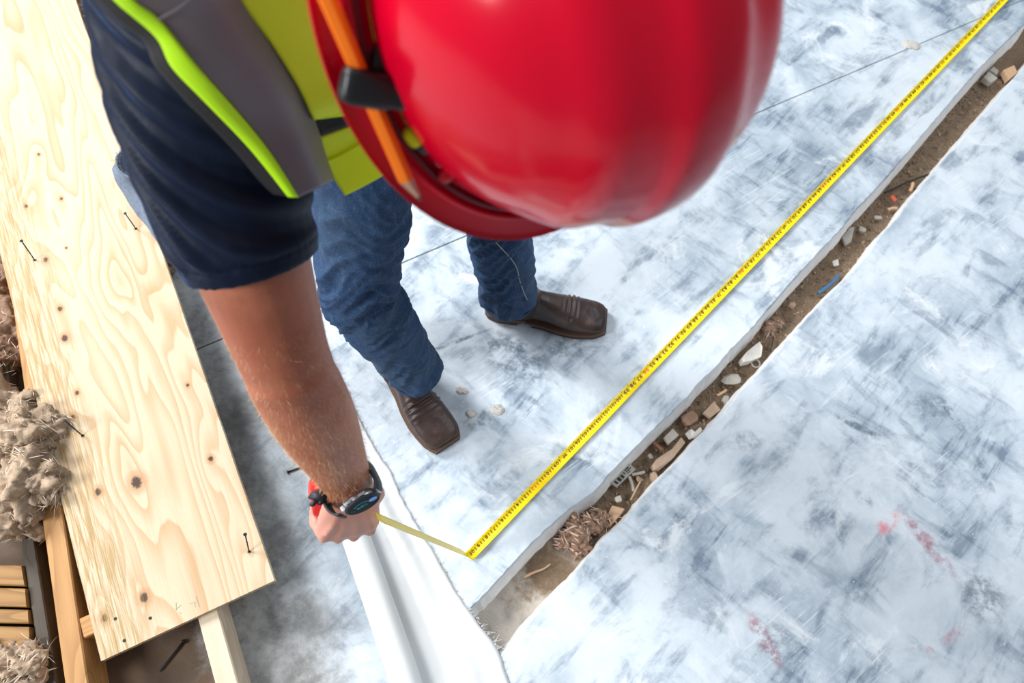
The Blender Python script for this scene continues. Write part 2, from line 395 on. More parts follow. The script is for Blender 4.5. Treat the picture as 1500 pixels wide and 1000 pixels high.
def nz(p, s, off=0.0): return mnoise.noise(Vector((p[0] * s + off, p[1] * s + off * .7, p[2] * s - off)))

# ================================================================== STRUCTURE: floor slabs and trench
def poly(px): return [P(x, y)[:2] for x, y in px]
left_top = poly([(690, 893), (750, 829), (780, 796), (831, 749), (870, 722), (908, 680), (964, 624), (1008, 582), (1024, 562), (1054, 534), (1072, 512), (1098, 486), (1155, 419), (1181, 391), (1203, 367), (1232, 337), (1256, 306), (1278, 284), (1308, 250), (1407, 133), (1440, 96), (1500, 36)])
right_top = poly([(735, 955), (741, 952), (768, 916), (810, 871), (849, 832), (885, 787), (918, 757), (966, 700), (988, 680), (1020, 644), (1060, 602), (1084, 572), (1112, 544), (1138, 514), (1225, 420), (1249, 398), (1273, 369), (1288, 347), (1314, 320), (1330, 296), (1469, 133), (1484, 116), (1499, 101)])
def dense(pl, step=.012, jit=.0016, n0=1.6, n1=2.2):
    pl = [np.array(p) for p in pl]
    a = nrm(pl[0] - pl[4]); b = nrm(pl[-1] - pl[-4])
    pl = [pl[0] + a * n0] + pl + [pl[-1] + b * n1]; out = []
    for p, q in zip(pl, pl[1:]):
        k = max(1, int(np.linalg.norm(q - p) / step)) if np.linalg.norm(q - p) < 1.0 else 12
        out += [p + (q - p) * i / k for i in range(k)]
    out.append(pl[-1]); out = np.array(out)
    for i in range(1, len(out) - 1): out[i] += np.array([nz((out[i][0], out[i][1], 0), 60), nz((out[i][0], out[i][1], 3), 60)]) * jit * 1.6
    return out
LT = dense(left_top); RT = dense(right_top)
def offset(pl, d):
    o = []
    for i in range(len(pl)):
        t = nrm(pl[min(i + 1, len(pl) - 1)] - pl[max(i - 1, 0)]); o.append(pl[i] + np.array([t[1], -t[0]]) * d)   # +d to the right of travel
    return np.array(o)
SLAB = -.10
bed = None
floor = from_py('floor', [(-4.5, -3, SLAB - .02), (6, -3, SLAB - .02), (6, 6.5, SLAB - .02), (-4.5, 6.5, SLAB - .02)], [(0, 1, 2, 3)], M_dirt)
tag(floor, None, None, None, 'structure')
def slab(edge_pts, sgn, rest, joint=None):
    """edge_pts: trench edge; rest: remaining outline; layered: top, chamfer, sloping side"""
    n = len(edge_pts); r = [np.array(p) for p in rest]; k = len(r)
    loops = []
    for d, z in ((-.0035, 0.0), (0.0, -.004), (.016 if sgn > 0 else .004, -.055), (.020 if sgn > 0 else .006, SLAB - .019)):
        e = offset(edge_pts, sgn * d)
        loops.append([V(p[0], p[1], z) for p in e] + [V(p[0], p[1], z) for p in r])
    g = G(); m = n + k
    g.v = [p for L in loops for p in L]
    for L in range(3):
        for i in range(m):
            j = (i + 1) % m; g.f.append((L * m + i, L * m + j, (L + 1) * m + j, (L + 1) * m + i))
    g.f.append(tuple(range(m)))
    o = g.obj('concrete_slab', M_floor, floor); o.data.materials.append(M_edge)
    for p in o.data.polygons:
        if len(p.vertices) == 4 and all(g.v[q][2] < -.0039 for q in p.vertices): p.material_index = 1
    return o
# saw-cut joint between the two left slabs
JA = P(565, 395)[:2]; JB = P(1430, 30)[:2]; jd = nrm(JB - JA); jn = np.array([-jd[1], jd[0]])
def side(p): return (p - JA) @ jn
idx = max(i for i in range(len(LT)) if side(LT[i]) < 0)
jend = LT[idx]; jstart = JA - jd * 3.6; gap = .0022
jcut = (JB + jd * .0) + jd * ((LT[idx] - JB) @ jd)
eB = np.vstack([LT[:idx], jcut - jn * gap]); eA = np.vstack([jcut + jn * gap, LT[idx + 1:]])
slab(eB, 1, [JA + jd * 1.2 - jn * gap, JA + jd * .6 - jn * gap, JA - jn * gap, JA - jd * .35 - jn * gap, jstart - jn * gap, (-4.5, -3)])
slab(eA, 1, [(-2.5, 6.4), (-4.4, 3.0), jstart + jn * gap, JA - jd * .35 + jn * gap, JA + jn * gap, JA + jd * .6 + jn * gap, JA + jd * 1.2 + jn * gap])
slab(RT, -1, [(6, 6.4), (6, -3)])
# raised chips of filler sitting on the slab near the boots (part of the floor)
for i, (px, py, r) in enumerate(((728, 600, .018), (676, 572, .016), (690, 606, .014), (1334, 66, .03))):
    c = P(px, py); g = G(); n = 14; R = []
    for q, (kk, z) in enumerate(((1, 0), (.9, .003), (.6, .006), (.25, .0065))):
        R.append([c + V(math.cos(a) * r * kk * (1 + .3 * nz((a, i, 0), 1.7)), math.sin(a) * r * kk * (.75 + .3 * nz((a, i, 4), 1.7)), z * (1 + .5 * nz((a, q, i), 2))) for a in np.arange(n) * 2 * math.pi / n])
    g.rings(R); g.obj('plaster_chip', M_paper, floor)

# trench bed: rough dirt
pts = []; W = 15
mid = [(LT[i] + RT[min(int(i * len(RT) / len(LT)), len(RT) - 1)]) / 2 for i in range(len(LT))]
def trench_bed():
    a = catmull(np.c_[LT[12:-12], np.zeros(len(LT) - 24)], 420); b = catmull(np.c_[RT[12:-12], np.zeros(len(RT) - 24)], 420)
    # pair by projection along the trench so rungs stay square
    v = []; f = []; n = W
    for i in range(420):
        p = a[i]; j = np.argmin(np.linalg.norm(b - p, axis=1)); q = b[j]
        for k in range(n):
            t = -.1 + 1.2 * k / (n - 1); x = p + (q - p) * t
            h = -.064 + .012 * nz(x, 14) + .006 * nz(x, 40, 3) + .003 * nz(x, 110, 5) - .010 * math.sin(math.pi * min(max(t, 0), 1))
            v.append((x[0], x[1], h))
    for i in range(419):
        for k in range(n - 1): f.append((i * n + k, i * n + k + 1, (i + 1) * n + k + 1, (i + 1) * n + k))
    o = from_py('trench_bed', v, f, M_dirt, floor, True); return o
bed = trench_bed()

# ================================================================== timber frame, plywood, insulation
ZP0, ZP1 = .089, .107
def uvbox(name, A, B, wdir, width, z0, z1, m, parent, bevel=.0025):
    """lumber from A to B (2-D), width along wdir"""
    A = np.array(A, float); B = np.array(B, float); L = np.linalg.norm(B - A); wd = np.array(wdir, float)
    seg = max(2, int(L / .12)); bm = bmesh.new(); ul = bm.loops.layers.uv.new('UVMap')
    prof = [(0, z0), (width, z0), (width, z1 - bevel), (width - bevel, z1), (bevel, z1), (0, z1 - bevel)]
    rows = []
    for i in range(seg + 1):
        p = A + (B - A) * i / seg; j = .0008 * nz((p[0], p[1], 0), 8)
        rows.append([bm.verts.new((*(p + wd * (u + j)), z)) for u, z in prof])
    per = [0]
    for (u0, a0), (u1, a1) in zip(prof, prof[1:] + prof[:1]): per.append(per[-1] + math.hypot(u1 - u0, a1 - a0))
    for i in range(seg):
        for k in range(6):
            fa = bm.faces.new((rows[i][k], rows[i][(k + 1) % 6], rows[i + 1][(k + 1) % 6], rows[i + 1][k]))
            for lp, (u, t) in zip(fa.loops, ((per[k], i), (per[k + 1], i), (per[k + 1], i + 1), (per[k], i + 1))): lp[ul].uv = (u, t * L / seg)
    for r in (rows[0], rows[-1]):
        fa = bm.faces.new(r)
        for lp, (u, z) in zip(fa.loops, prof): lp[ul].uv = (u, z)
    return bm_obj(name, bm, m, parent)
M_stud = wood_material('amber lumber', (.50, .275, .105), (.32, .145, .045), freq=60)
M_stud2 = wood_material('pale lumber', (.70, .59, .46), (.55, .40, .26), freq=40)
M_offcut = wood_material('orange pine offcut', (.36, .20, .065), (.15, .060, .015), freq=50)
M_grey = wood_material('weathered grey lumber', (.060, .044, .030), (.03, .022, .015), freq=70)

# plywood corners on the top face
A = P(402, 850, ZP1)[:2]; B = P(148, 968, ZP1)[:2]
C0 = P(115, 10, ZP1)[:2]; E0 = P(5, 385, ZP1)[:2]
dirA = nrm(C0 - A); wvec = A - B; wlen = np.linalg.norm(wvec); wd = wvec / wlen
ldir = np.array([-wd[1], wd[0]]);
ldir = nrm(ldir + dirA) if ldir @ dirA > 0 else nrm(-ldir + dirA)
PLEN = 2.9
def to_uv(px, py):
    p = P(px, py, ZP1)[:2] - B
    det = wd[0] * ldir[1] - wd[1] * ldir[0]
    return ((p[0] * ldir[1] - p[1] * ldir[0]) / det, (wd[0] * p[1] - wd[1] * p[0]) / det)
kn = [(200, 706, .0125, .10), (144, 720, .0075, .05), (309, 672, .006, .035), (211, 875, .009, .075), (153, 905, .008, .04), (67, 380, .006, .03),
      (88, 452, .006, .03), (95, 495, .008, .045), (107, 611, .006, .04), (113, 575, .005, .03), (275, 564, .004, .015), (38, 302, .005, .02), (90, 291, .004, .02), (57, 226, .004, .03), (97, 363, .003, .01)]
knots = [(*to_uv(x, y), r, a) for x, y, r, a in kn]
M_ply = wood_material('pine plywood face', (.64, .525, .375), (.47, .265, .105), knots, 1.0, True, freq=36)
def plywood():
    t = thing('plywood_board', 'long pale knotty pine plywood strip lying across the timber frame on the left', 'board', (*((A + B) / 2), ZP0))
    nu, nv = 10, 60; v = []; f = []; uv = []
    for z in (ZP0 + .0003, ZP1):
        for j in range(nv + 1):
            for i in range(nu + 1):
                p = B + wd * wlen * i / nu + ldir * PLEN * j / nv
                if i in (0, nu): p = p + wd * .0009 * nz((p[0], p[1], 0), 90)
                v.append((p[0], p[1], z)); uv.append((wlen * i / nu, PLEN * j / nv))
    n1 = (nu + 1) * (nv + 1); q = lambda i, j, s: s * n1 + j * (nu + 1) + i
    for j in range(nv):
        for i in range(nu):
            f.append((q(i, j, 1), q(i + 1, j, 1), q(i + 1, j + 1, 1), q(i, j + 1, 1)))
            f.append((q(i, j, 0), q(i, j + 1, 0), q(i + 1, j + 1, 0), q(i + 1, j, 0)))
        f.append((q(0, j, 0), q(0, j, 1), q(0, j + 1, 1), q(0, j + 1, 0))); f.append((q(nu, j, 0), q(nu, j + 1, 0), q(nu, j + 1, 1), q(nu, j, 1)))
    for i in range(nu):
        f.append((q(i, 0, 0), q(i + 1, 0, 0), q(i + 1, 0, 1), q(i, 0, 1))); f.append((q(i, nv, 0), q(i, nv, 1), q(i + 1, nv, 1), q(i + 1, nv, 0)))
    from_py('panel', v, f, M_ply, t, False, uv)
    # pencilled marks near the cut end: slanted strokes
    g = G()
    for a, b in (((258, 882), (258, 893)), ((258, 893), (265, 886)), ((262, 896), (266, 899)), ((278, 884), (287, 882)), ((285, 882), (286, 889)), ((287, 873), (292, 889))):
        p = P(*a, ZP1); q_ = P(*b, ZP1); dd = nrm(q_ - p); s_ = np.cross(dd, V(0, 0, 1)) * .0005; up = V(0, 0, .0004)
        g.add([p - s_ + up, p + s_ + up, q_ + s_ + up, q_ - s_ + up], [(0, 1, 2, 3)])
    g.obj('pencil_marks', M_graphite, t, fix=False)
    # a few filled pin holes, green-brown
    for px, py in ((169, 906), (182, 938), (220, 905)):
        c = P(px, py, ZP1); g = G(); g.tube([c + V(0, 0, -.002), c + V(0, 0, .0006)], .0032, n=10); g.obj('pin_hole', M_nail, t)
    return t
plywood()

# studs: left and right, crossing block between
sl0 = P(95, 1000, ZP0)[:2]; sl1 = P(12, 400, ZP0)[:2]; sd = nrm(sl1 - sl0); sw = np.array([sd[1], -sd[0]])
if sw[0] < 0: sw = -sw
t = thing('timber_frame', 'amber timber wall frame lying on the floor under the plywood', 'frame', (*sl0, 0))
uvbox('stud', sl0 - sd * 1.2, sl0 + sd * 3.0, sw, .040, .0, ZP0, M_stud, t)
sr0 = P(315, 1000, ZP0)[:2]; sr1 = P(295, 905, ZP0)[:2]; rd = nrm(sr1 - sr0); rw = np.array([rd[1], -rd[0]])
if rw[0] < 0: rw = -rw
rd = nrm(rd * .35 + ldir * .65); rw = np.array([rd[1], -rd[0]])
tag(uvbox('stud', sr0 - rd * 1.0, sr0 + rd * 2.6, rw, .040, .0, ZP0, M_stud2, t), 'pale clean stud under the right side of the plywood')
b0 = P(113, 912, ZP0)[:2]; b1 = P(118, 945, ZP0)[:2]
bx = wd; e1 = sl0 + sd * np.linalg.norm(b0 - sl0) + sw * .040
uvbox('blocking', e1 + bx * .001, e1 + bx * .30, -ldir, .040, .0, ZP0 - .001, M_stud, t)
# weathered grey stud and stacked offcuts in the corner
p0 = P(88, 1040, .05)[:2]; p1 = P(50, 800, .05)[:2]; dd = nrm(p1 - p0); ww = -np.array([dd[1], -dd[0]])
t = tag(uvbox('weathered_stud', p0 - dd * .5, p0 + dd * 1.6, ww if ww[0] < 0 else -ww, .026, 0, .045, M_grey, None), 'dark weathered grey stud lying left of the amber stud', 'lumber')
offs = [((44, 952), (43, 918)), ((42, 913), (41, 893)), ((40, 889), (38, 862)), ((36, 858), (31, 828))]
names = ['orange pine offcut nearest the frame corner, lowest in the picture', 'narrow pine offcut second from the bottom of the small stack', 'knotty pine offcut with the wide ring figure, third from the bottom', 'pine offcut half under the insulation, top of the small stack']
for (a, b), lab in zip(offs, names):
    a = P(*a, .05)[:2]; b = P(*b, .05)[:2]; w_ = np.linalg.norm(b - a); dirn = nrm(np.array([-.97, -.12]))
    o = uvbox('pine_offcut', a, a + dirn * .32, nrm(b - a), w_, .0, .05 + .006 * random.random(), M_offcut, None); tag(o, lab, 'offcut', 'pine offcuts stacked by the frame')

# insulation: lumpy cores with fibres
def clump(name, label, cat, blobs, m, m2, strands, parent=None, sl=.030, seed=0, sw_=.0007, rnd=.22):
    t = thing(name, label, cat, blobs[0][0] * V(1, 1, 0) + V(0, 0, 0)) if parent is None else parent
    r_ = np.random.default_rng(seed)
    g = G()
    for c, r in blobs: g.ball(c, V(r[0], 0, 0), V(0, r[1], 0), V(0, 0, r[2]), 14)
    vox = min(b[1][2] for b in blobs) * .075
    def dsp(co, no):
        k = min(b[1][0] for b in blobs)
        return np.array([k * (.42 * (abs(nz(p * V(1, 1, .6), 1.6 / k, seed + 21)) - .25) * 1.5 + .34 * nz(p, .9 / k, seed) + .30 * nz(p * V(1, 1.7, 1.3), 2.1 / k, seed + 2) + .26 * (abs(nz(p * V(1, 1, .7), 4.0 / k, seed + 4)) - .2) + .16 * (abs(nz(p, 9 / k, seed + 9)) - .2)) for p in co])
    core = remeshed(g, 'wool_core', max(vox, .0025), 2, m, t, dsp)
    core['kind'] = 'stuff'
    n = len(core.data.vertices); co = np.empty(n * 3); core.data.vertices.foreach_get('co', co); co = co.reshape(-1, 3); no = np.empty(n * 3); core.data.vertices.foreach_get('normal', no); no = no.reshape(-1, 3)
    s = G()
    for i in r_.integers(0, n, strands * 3):
        p = co[i]; fl_ = V(nz(co[i], 9, seed), nz(co[i], 9, seed + 7), nz(co[i], 9, seed + 13)) * 2.2; dr = nrm(fl_ - no[i] * (fl_ @ no[i]) * .92 + no[i] * .07 + r_.normal(size=3) * rnd); L = sl * r_.uniform(.3, 1.1); cv = r_.normal(size=3) * L * .22; sd_ = nrm(np.cross(dr, r_.normal(size=3))) * sw_ * r_.uniform(.5, 1.3)
        q = [p + dr * L * k + cv * k * k - V(0, 0, L * .25) * k * k for k in (0, .35, .7, 1)]
        q = [V(x[0], x[1], max(x[2], .003 if parent is None and blobs[0][0][2] > 0 else -.075)) for x in q]
        q = [x - no[i] * .001 for x in q]
        s.add([q[0] - sd_, q[0] + sd_, q[1] - sd_, q[1] + sd_, q[2] - sd_ * .8, q[2] + sd_ * .8, q[3]], [(0, 1, 3, 2), (2, 3, 5, 4), (4, 5, 6)])
    so = s.obj('wool_fibres', m2, t, fix=False); so['kind'] = 'stuff'
    return t
clump('insulation_batt', 'torn beige mineral wool batt heaped left of the plywood', 'insulation',
      [(P(40, 640, .09), (.08, .07, .07)), (P(52, 705, .09), (.075, .07, .07)), (P(8, 690, .07), (.09, .10, .07)), (P(35, 750, .06), (.07, .06, .055)), (P(-30, 620, .06), (.10, .10, .06)), (P(10, 600, .06), (.08, .06, .05))], M_wool, M_wool2, 1500, seed=3)
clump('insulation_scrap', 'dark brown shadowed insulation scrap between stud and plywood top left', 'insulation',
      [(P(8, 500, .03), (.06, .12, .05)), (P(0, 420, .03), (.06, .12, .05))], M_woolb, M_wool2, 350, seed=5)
clump('insulation_tuft', 'small pale insulation tuft below the offcuts in the bottom left corner', 'insulation',
      [(P(40, 968, .05), (.045, .03, .03)), (P(5, 975, .05), (.06, .035, .03)), (P(20, 1000, .045), (.06, .03, .03))], M_wool, M_wool2, 500, seed=8)
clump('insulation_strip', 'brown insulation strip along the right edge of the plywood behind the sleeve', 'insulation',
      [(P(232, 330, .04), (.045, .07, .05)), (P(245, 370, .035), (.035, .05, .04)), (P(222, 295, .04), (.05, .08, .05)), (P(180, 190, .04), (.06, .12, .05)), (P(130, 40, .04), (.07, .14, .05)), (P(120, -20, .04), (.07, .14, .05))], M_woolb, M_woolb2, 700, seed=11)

# nails standing in the plywood
def nail_mesh():
    g = G(); n = 10
    g.tube([V(0, 0, -.004), V(0, 0, .052)], .0013, n=n); g.tube([V(0, 0, .052), V(0, 0, .0535), V(0, 0, .055)], [.0013, .0034, .0034], n=n)
    return g
def nail(a_px, b_px, z, L, label, m=M_nail):
    base = P(*a_px, z); tip0 = base + V(0, 0, L)
    best = None                                # lean so the head falls on its sight line, length kept
    for h in np.linspace(.3 * L, L, 40):
        q = P(*b_px, z + h); e = abs(np.linalg.norm(q - base) - L)
        if best is None or e < best[0]: best = (e, q)
    d = nrm(best[1] - base); x = nrm(np.cross(d, V(.3, 1, 0))); y = np.cross(d, x)
    t = thing('nail', label, 'nail', base, 'dark nails standing in the plywood')
    def tr(p): return base + (x * p[0] + y * p[1] + d * p[2]) * (L / .055)
    g = G(); g.tube([tr(V(0, 0, -.003)), tr(V(0, 0, .052))], .0014, n=10); g.obj('shank', m, t, True)
    g = G(); g.tube([tr(V(0, 0, .051)), tr(V(0, 0, .053)), tr(V(0, 0, .055))], [.0014, .0036, .0036], n=12); g.obj('nail_head', m, t)
    g = G(); g.tube([tr(V(0, 0, .0005)), tr(V(0, 0, .0022))], [.0034, .0022], n=12); g.obj('collar', m, t)
nail((199, 335), (183, 312), ZP1, .055, 'dark nail standing near the right edge of the plywood beside the sleeve')
nail((51, 381), (31, 352), ZP1, .06, 'dark nail standing at the left edge of the plywood, farthest up that edge')
nail((121, 638), (94, 615), ZP1, .06, 'dark nail standing beside a brown knot halfway down the plywood')
nail((365, 808), (359, 782), ZP1, .055, 'dark nail standing close to the cut end of the plywood')
def lying_nail(a, b, z, label, r=.0019):
    p = P(*a, z + r); q = P(*b, z + r); d = nrm(q - p); t = thing('nail', label, 'nail', p * V(1, 1, 0) + V(0, 0, z))
    g = G(); g.tube([p, q - d * .006, q], [r, r, .0004], n=10); g.obj('shank', M_rust, t, True)
    g = G(); g.tube([p - d * .0018, p], r * 2.2, n=12); g.obj('nail_head', M_rust, t)
lying_nail((269, 940), (234, 984), 0, 'black nail lying on dirty floor inside the timber frame', .0026)
lying_nail((422, 691), (452, 680), 0, 'black nail lying on the floor left of the white sheeting', .0022)

# ================================================================== white sheeting roll
def sheeting():
    t = thing('sheeting_roll', 'white sheeting roll with a loose frayed flap along the floor', 'sheeting', P(560, 900))
    ax = [(425, 520), (455, 605), (489, 700), (526, 800), (561, 900), (596, 1005), (640, 1140), (720, 1380)]
    r = [.026, .027, .028, .029, .030, .030, .031, .031]
    c = [P(x, y, rr) for (x, y), rr in zip(ax, r)]
    cl = catmull(c, 60); rl = np.interp(np.linspace(0, 1, 60), np.linspace(0, 1, len(r)), r)
    g = G(); R = []; n = 28
    for i, p in enumerate(cl):
        tg = nrm(cl[min(i + 1, 59)] - cl[max(i - 1, 0)]); sx = nrm(np.cross(tg, V(0, 0, 1))); up = V(0, 0, 1)
        R.append([p * V(1, 1, 0) + up * rl[i] + (sx * math.cos(a) * 1.05 + up * math.sin(a)) * rl[i] * (1 - .004 + .035 * nz((math.cos(a) * 1.3, math.sin(a) * 1.3, i * .16), 1.0)) for a in np.arange(n) * 2 * math.pi / n])
    g.rings(R); o = g.obj('roll', M_cloth, t, True)
    # flap: from under the roll to the frayed right edge
    edge = [(452, 452), (474, 497), (497, 552), (520, 600), (552, 661), (571, 688), (587, 725), (606, 760), (632, 803), (667, 864), (687, 895), (729, 952), (746, 1000), (800, 1120), (900, 1370)]
    ed = catmull([P(x, y) for x, y in edge], 240); st = catmull([p * V(1, 1, 0) for p in c], 240)
    v = []; f = []; K = 22
    for i in range(240):
        e = ed[i] + nrm(ed[i] - st[i]) * .0022 * nz(ed[i], 55); s = st[i]
        for k in range(K):
            u = k / (K - 1); p = s + (e - s) * u; d = np.linalg.norm(e - s)
            y = i / 240 * 6
            h = .0022 + math.sin(math.pi * min(1, u * 1.15)) ** 2 * (.010 * max(0, nz((u * 1.1, y * .7, 2), 1.6)) + .004 * nz((u * 2.5, y * .5, 7), 2)) + .016 * math.exp(-((u - .62) / .13) ** 2) * (.6 + .6 * nz((y, 0, 1), .8)) * min(1, d / .08)
            if u > .96: h = .0015
            v.append((p[0], p[1], max(h, .0012)))
    for i in range(239):
        for k in range(K - 1): f.append((i * K + k, i * K + k + 1, (i + 1) * K + k + 1, (i + 1) * K + k))
    fl = from_py('loose_flap', v, f, M_cloth, t, True)
    md = fl.modifiers.new('thick', 'SOLIDIFY'); md.thickness = .001
    s = G()
    for _ in range(420):                                           # frayed threads along the cut edge
        i = rng.integers(40, 200); p = ed[i]; out = nrm(ed[i] - st[i]); d = nrm(out + rng.normal(size=3) * V(.5, .5, 0)); L = rng.uniform(.003, .010) * (2.6 if np.linalg.norm(p[:2] - P(725, 945)[:2]) < .05 and rng.random() < .5 else 1)
        p = p + V(0, 0, .0022); q = p + d * L; sd_ = np.cross(d, V(0, 0, 1)) * .0004
        s.add([p - sd_, p + sd_, q + sd_ * .5, q - sd_ * .5], [(0, 1, 2, 3)])
    s.obj('frayed_threads', M_cloth, t, fix=False)['kind'] = 'stuff'
sheeting()

# ================================================================== person
gdir = nrm(V(.64, -.77, 0)); ldir3 = nrm(V(.77, .64, 0)); up = V(0, 0, 1)
SR = P(235, -15, 1.22); S0 = SR + ldir3 * .20; SL = S0 + ldir3 * .20
PV = V(-.19, .80, .90)
HR = PV - ldir3 * .09 - up * .02; HL = PV + ldir3 * .09 - up * .02
KR = V(-.292, .578, .475); AR = P(607, 540, .13); KL = V(-.085, .84, .49); AL = P(745, 430, .13)
ELB = P(424, 545, .95); WR = P(514, 715, .715)
sp = nrm(S0 - PV); fr = nrm(np.cross(ldir3, sp)); fr = fr if fr @ gdir > 0 else -fr
HB = V(-.0136, .377, 1.3401)                              # centre of the hat's brim plane
HA = nrm(V(.5812, -.6988, .4170)); HF = nrm(V(.2666, -.3207, -.9089)); HS = nrm(np.cross(HA, HF))
HC = HB - HA * .035 + HF * .0                             # head centre
NB = S0 + sp * .085 + fr * .02
person = thing('person', 'worker in red hard hat, yellow safety vest and jeans bending to hold a tape measure', 'person', (AR + AL) / 2 * V(1, 1, 0))

def torso_rings(grow, lo=-.16, hi=None):
    L = np.linalg.norm(S0 - PV)
    tab = [(-.16, .10, .09), (-.10, .165, .125), (0, .178, .130), (.14, .158, .118), (.24, .165, .122), (.32, .182, .124), (.38, .178, .115), (L, .135, .088), (L + .05, .085, .07)]
    R = []
    for s_, a, b in tab:
        c = PV + sp * s_ - fr * (.012 if s_ < .1 else 0) + fr * (.015 if .2 < s_ < .38 else 0)
        R.append([c + ldir3 * (a + grow) * math.copysign(abs(math.cos(t)) ** .85, math.cos(t)) + fr * (b + grow) * math.copysign(abs(math.sin(t)) ** .85, math.sin(t)) for t in np.arange(28) * 2 * math.pi / 28])
    return R

# right hand frame: back of the hand up and towards the lens, little finger to the left of the picture
imR, imD = _R, -_U; view = nrm(CAM - WR)
hdir = nrm(nrm(imD * .98 - imR * .10) * .056 - view * .062)
tdir = imR * .93 - imD * .28 - view * .30; tdir = nrm(tdir - hdir * (tdir @ hdir))     # towards the thumb
nb = nrm(np.cross(hdir, tdir)); nb = -nb if nb @ view < 0 else nb
if (np.cross(nb, hdir) @ tdir) < 0: pass
fadir = nrm(WR - ELB)
def hand(g, Wp, h, nbv, tv, s=1.0, flex=(58, 152, 208), spread=(.06, .0, -.06, -.14), grow=0):
    K = []
    cc = lambda a, b, c: Wp + (h * a + tv * b + nbv * c) * s
    # palm: loft
    R = []
    for a, hw, th, o in ((-.012, .026, .019, 0), (.012, .031, .0195, .000), (.035, .037, .0195, .002), (.058, .041, .018, .002), (.078, .042, .0155, .003), (.090, .038, .012, .001)):
        c = cc(a, .002, -.004 + o)
        R.append([c + tv * s * hw * math.copysign(abs(math.cos(x)) ** .75, math.cos(x)) + nbv * s * th * math.sin(x) * (1 if math.sin(x) > 0 else 1.1) for x in np.arange(20) * 2 * math.pi / 20])
    g.rings(R)
    spec = [(.086, .030, .047, .028, .021, .0098), (.091, .009, .051, .032, .022, .0100), (.086, -.012, .047, .030, .021, .0095), (.077, -.031, .037, .022, .019, .0086)]
    tips = []
    for (a, b, l1, l2, l3, r), sp_ in zip(spec, spread):
        p = cc(a, b, .0); pts = [cc(a * .55, b * .8, .003), p]; x = nrm(h + tv * sp_)
        for L, fx in zip((l1, l2, l3), flex):
            fx = math.radians(fx); d = x * math.cos(fx) - nbv * math.sin(fx)
            pts += [pts[-1] + d * L * s * .5, pts[-1] + d * L * s]
        g.tube(pts, [r * s * k for k in (.85, 1.12, .97, 1.04, .94, .98, .86, .72)], ref=tv, n=14, round_ends=True); tips.append(pts[-1]); K.append(p)
        g.ball(p + nbv * .0050 * s, tv * .0082 * s, h * .0098 * s, nbv * .0088 * s, 10)          # knuckle
    for (a, b) in ((.086, .030), (.091, .009), (.086, -.012), (.077, -.031)):
        g.tube([cc(.012, b * .45, .0125), cc(.045, b * .75, .0150), cc(a - .012, b, .0125)], [.0030, .0036, .0040], ref=tv, n=8, round_ends=True)
    return tips, cc
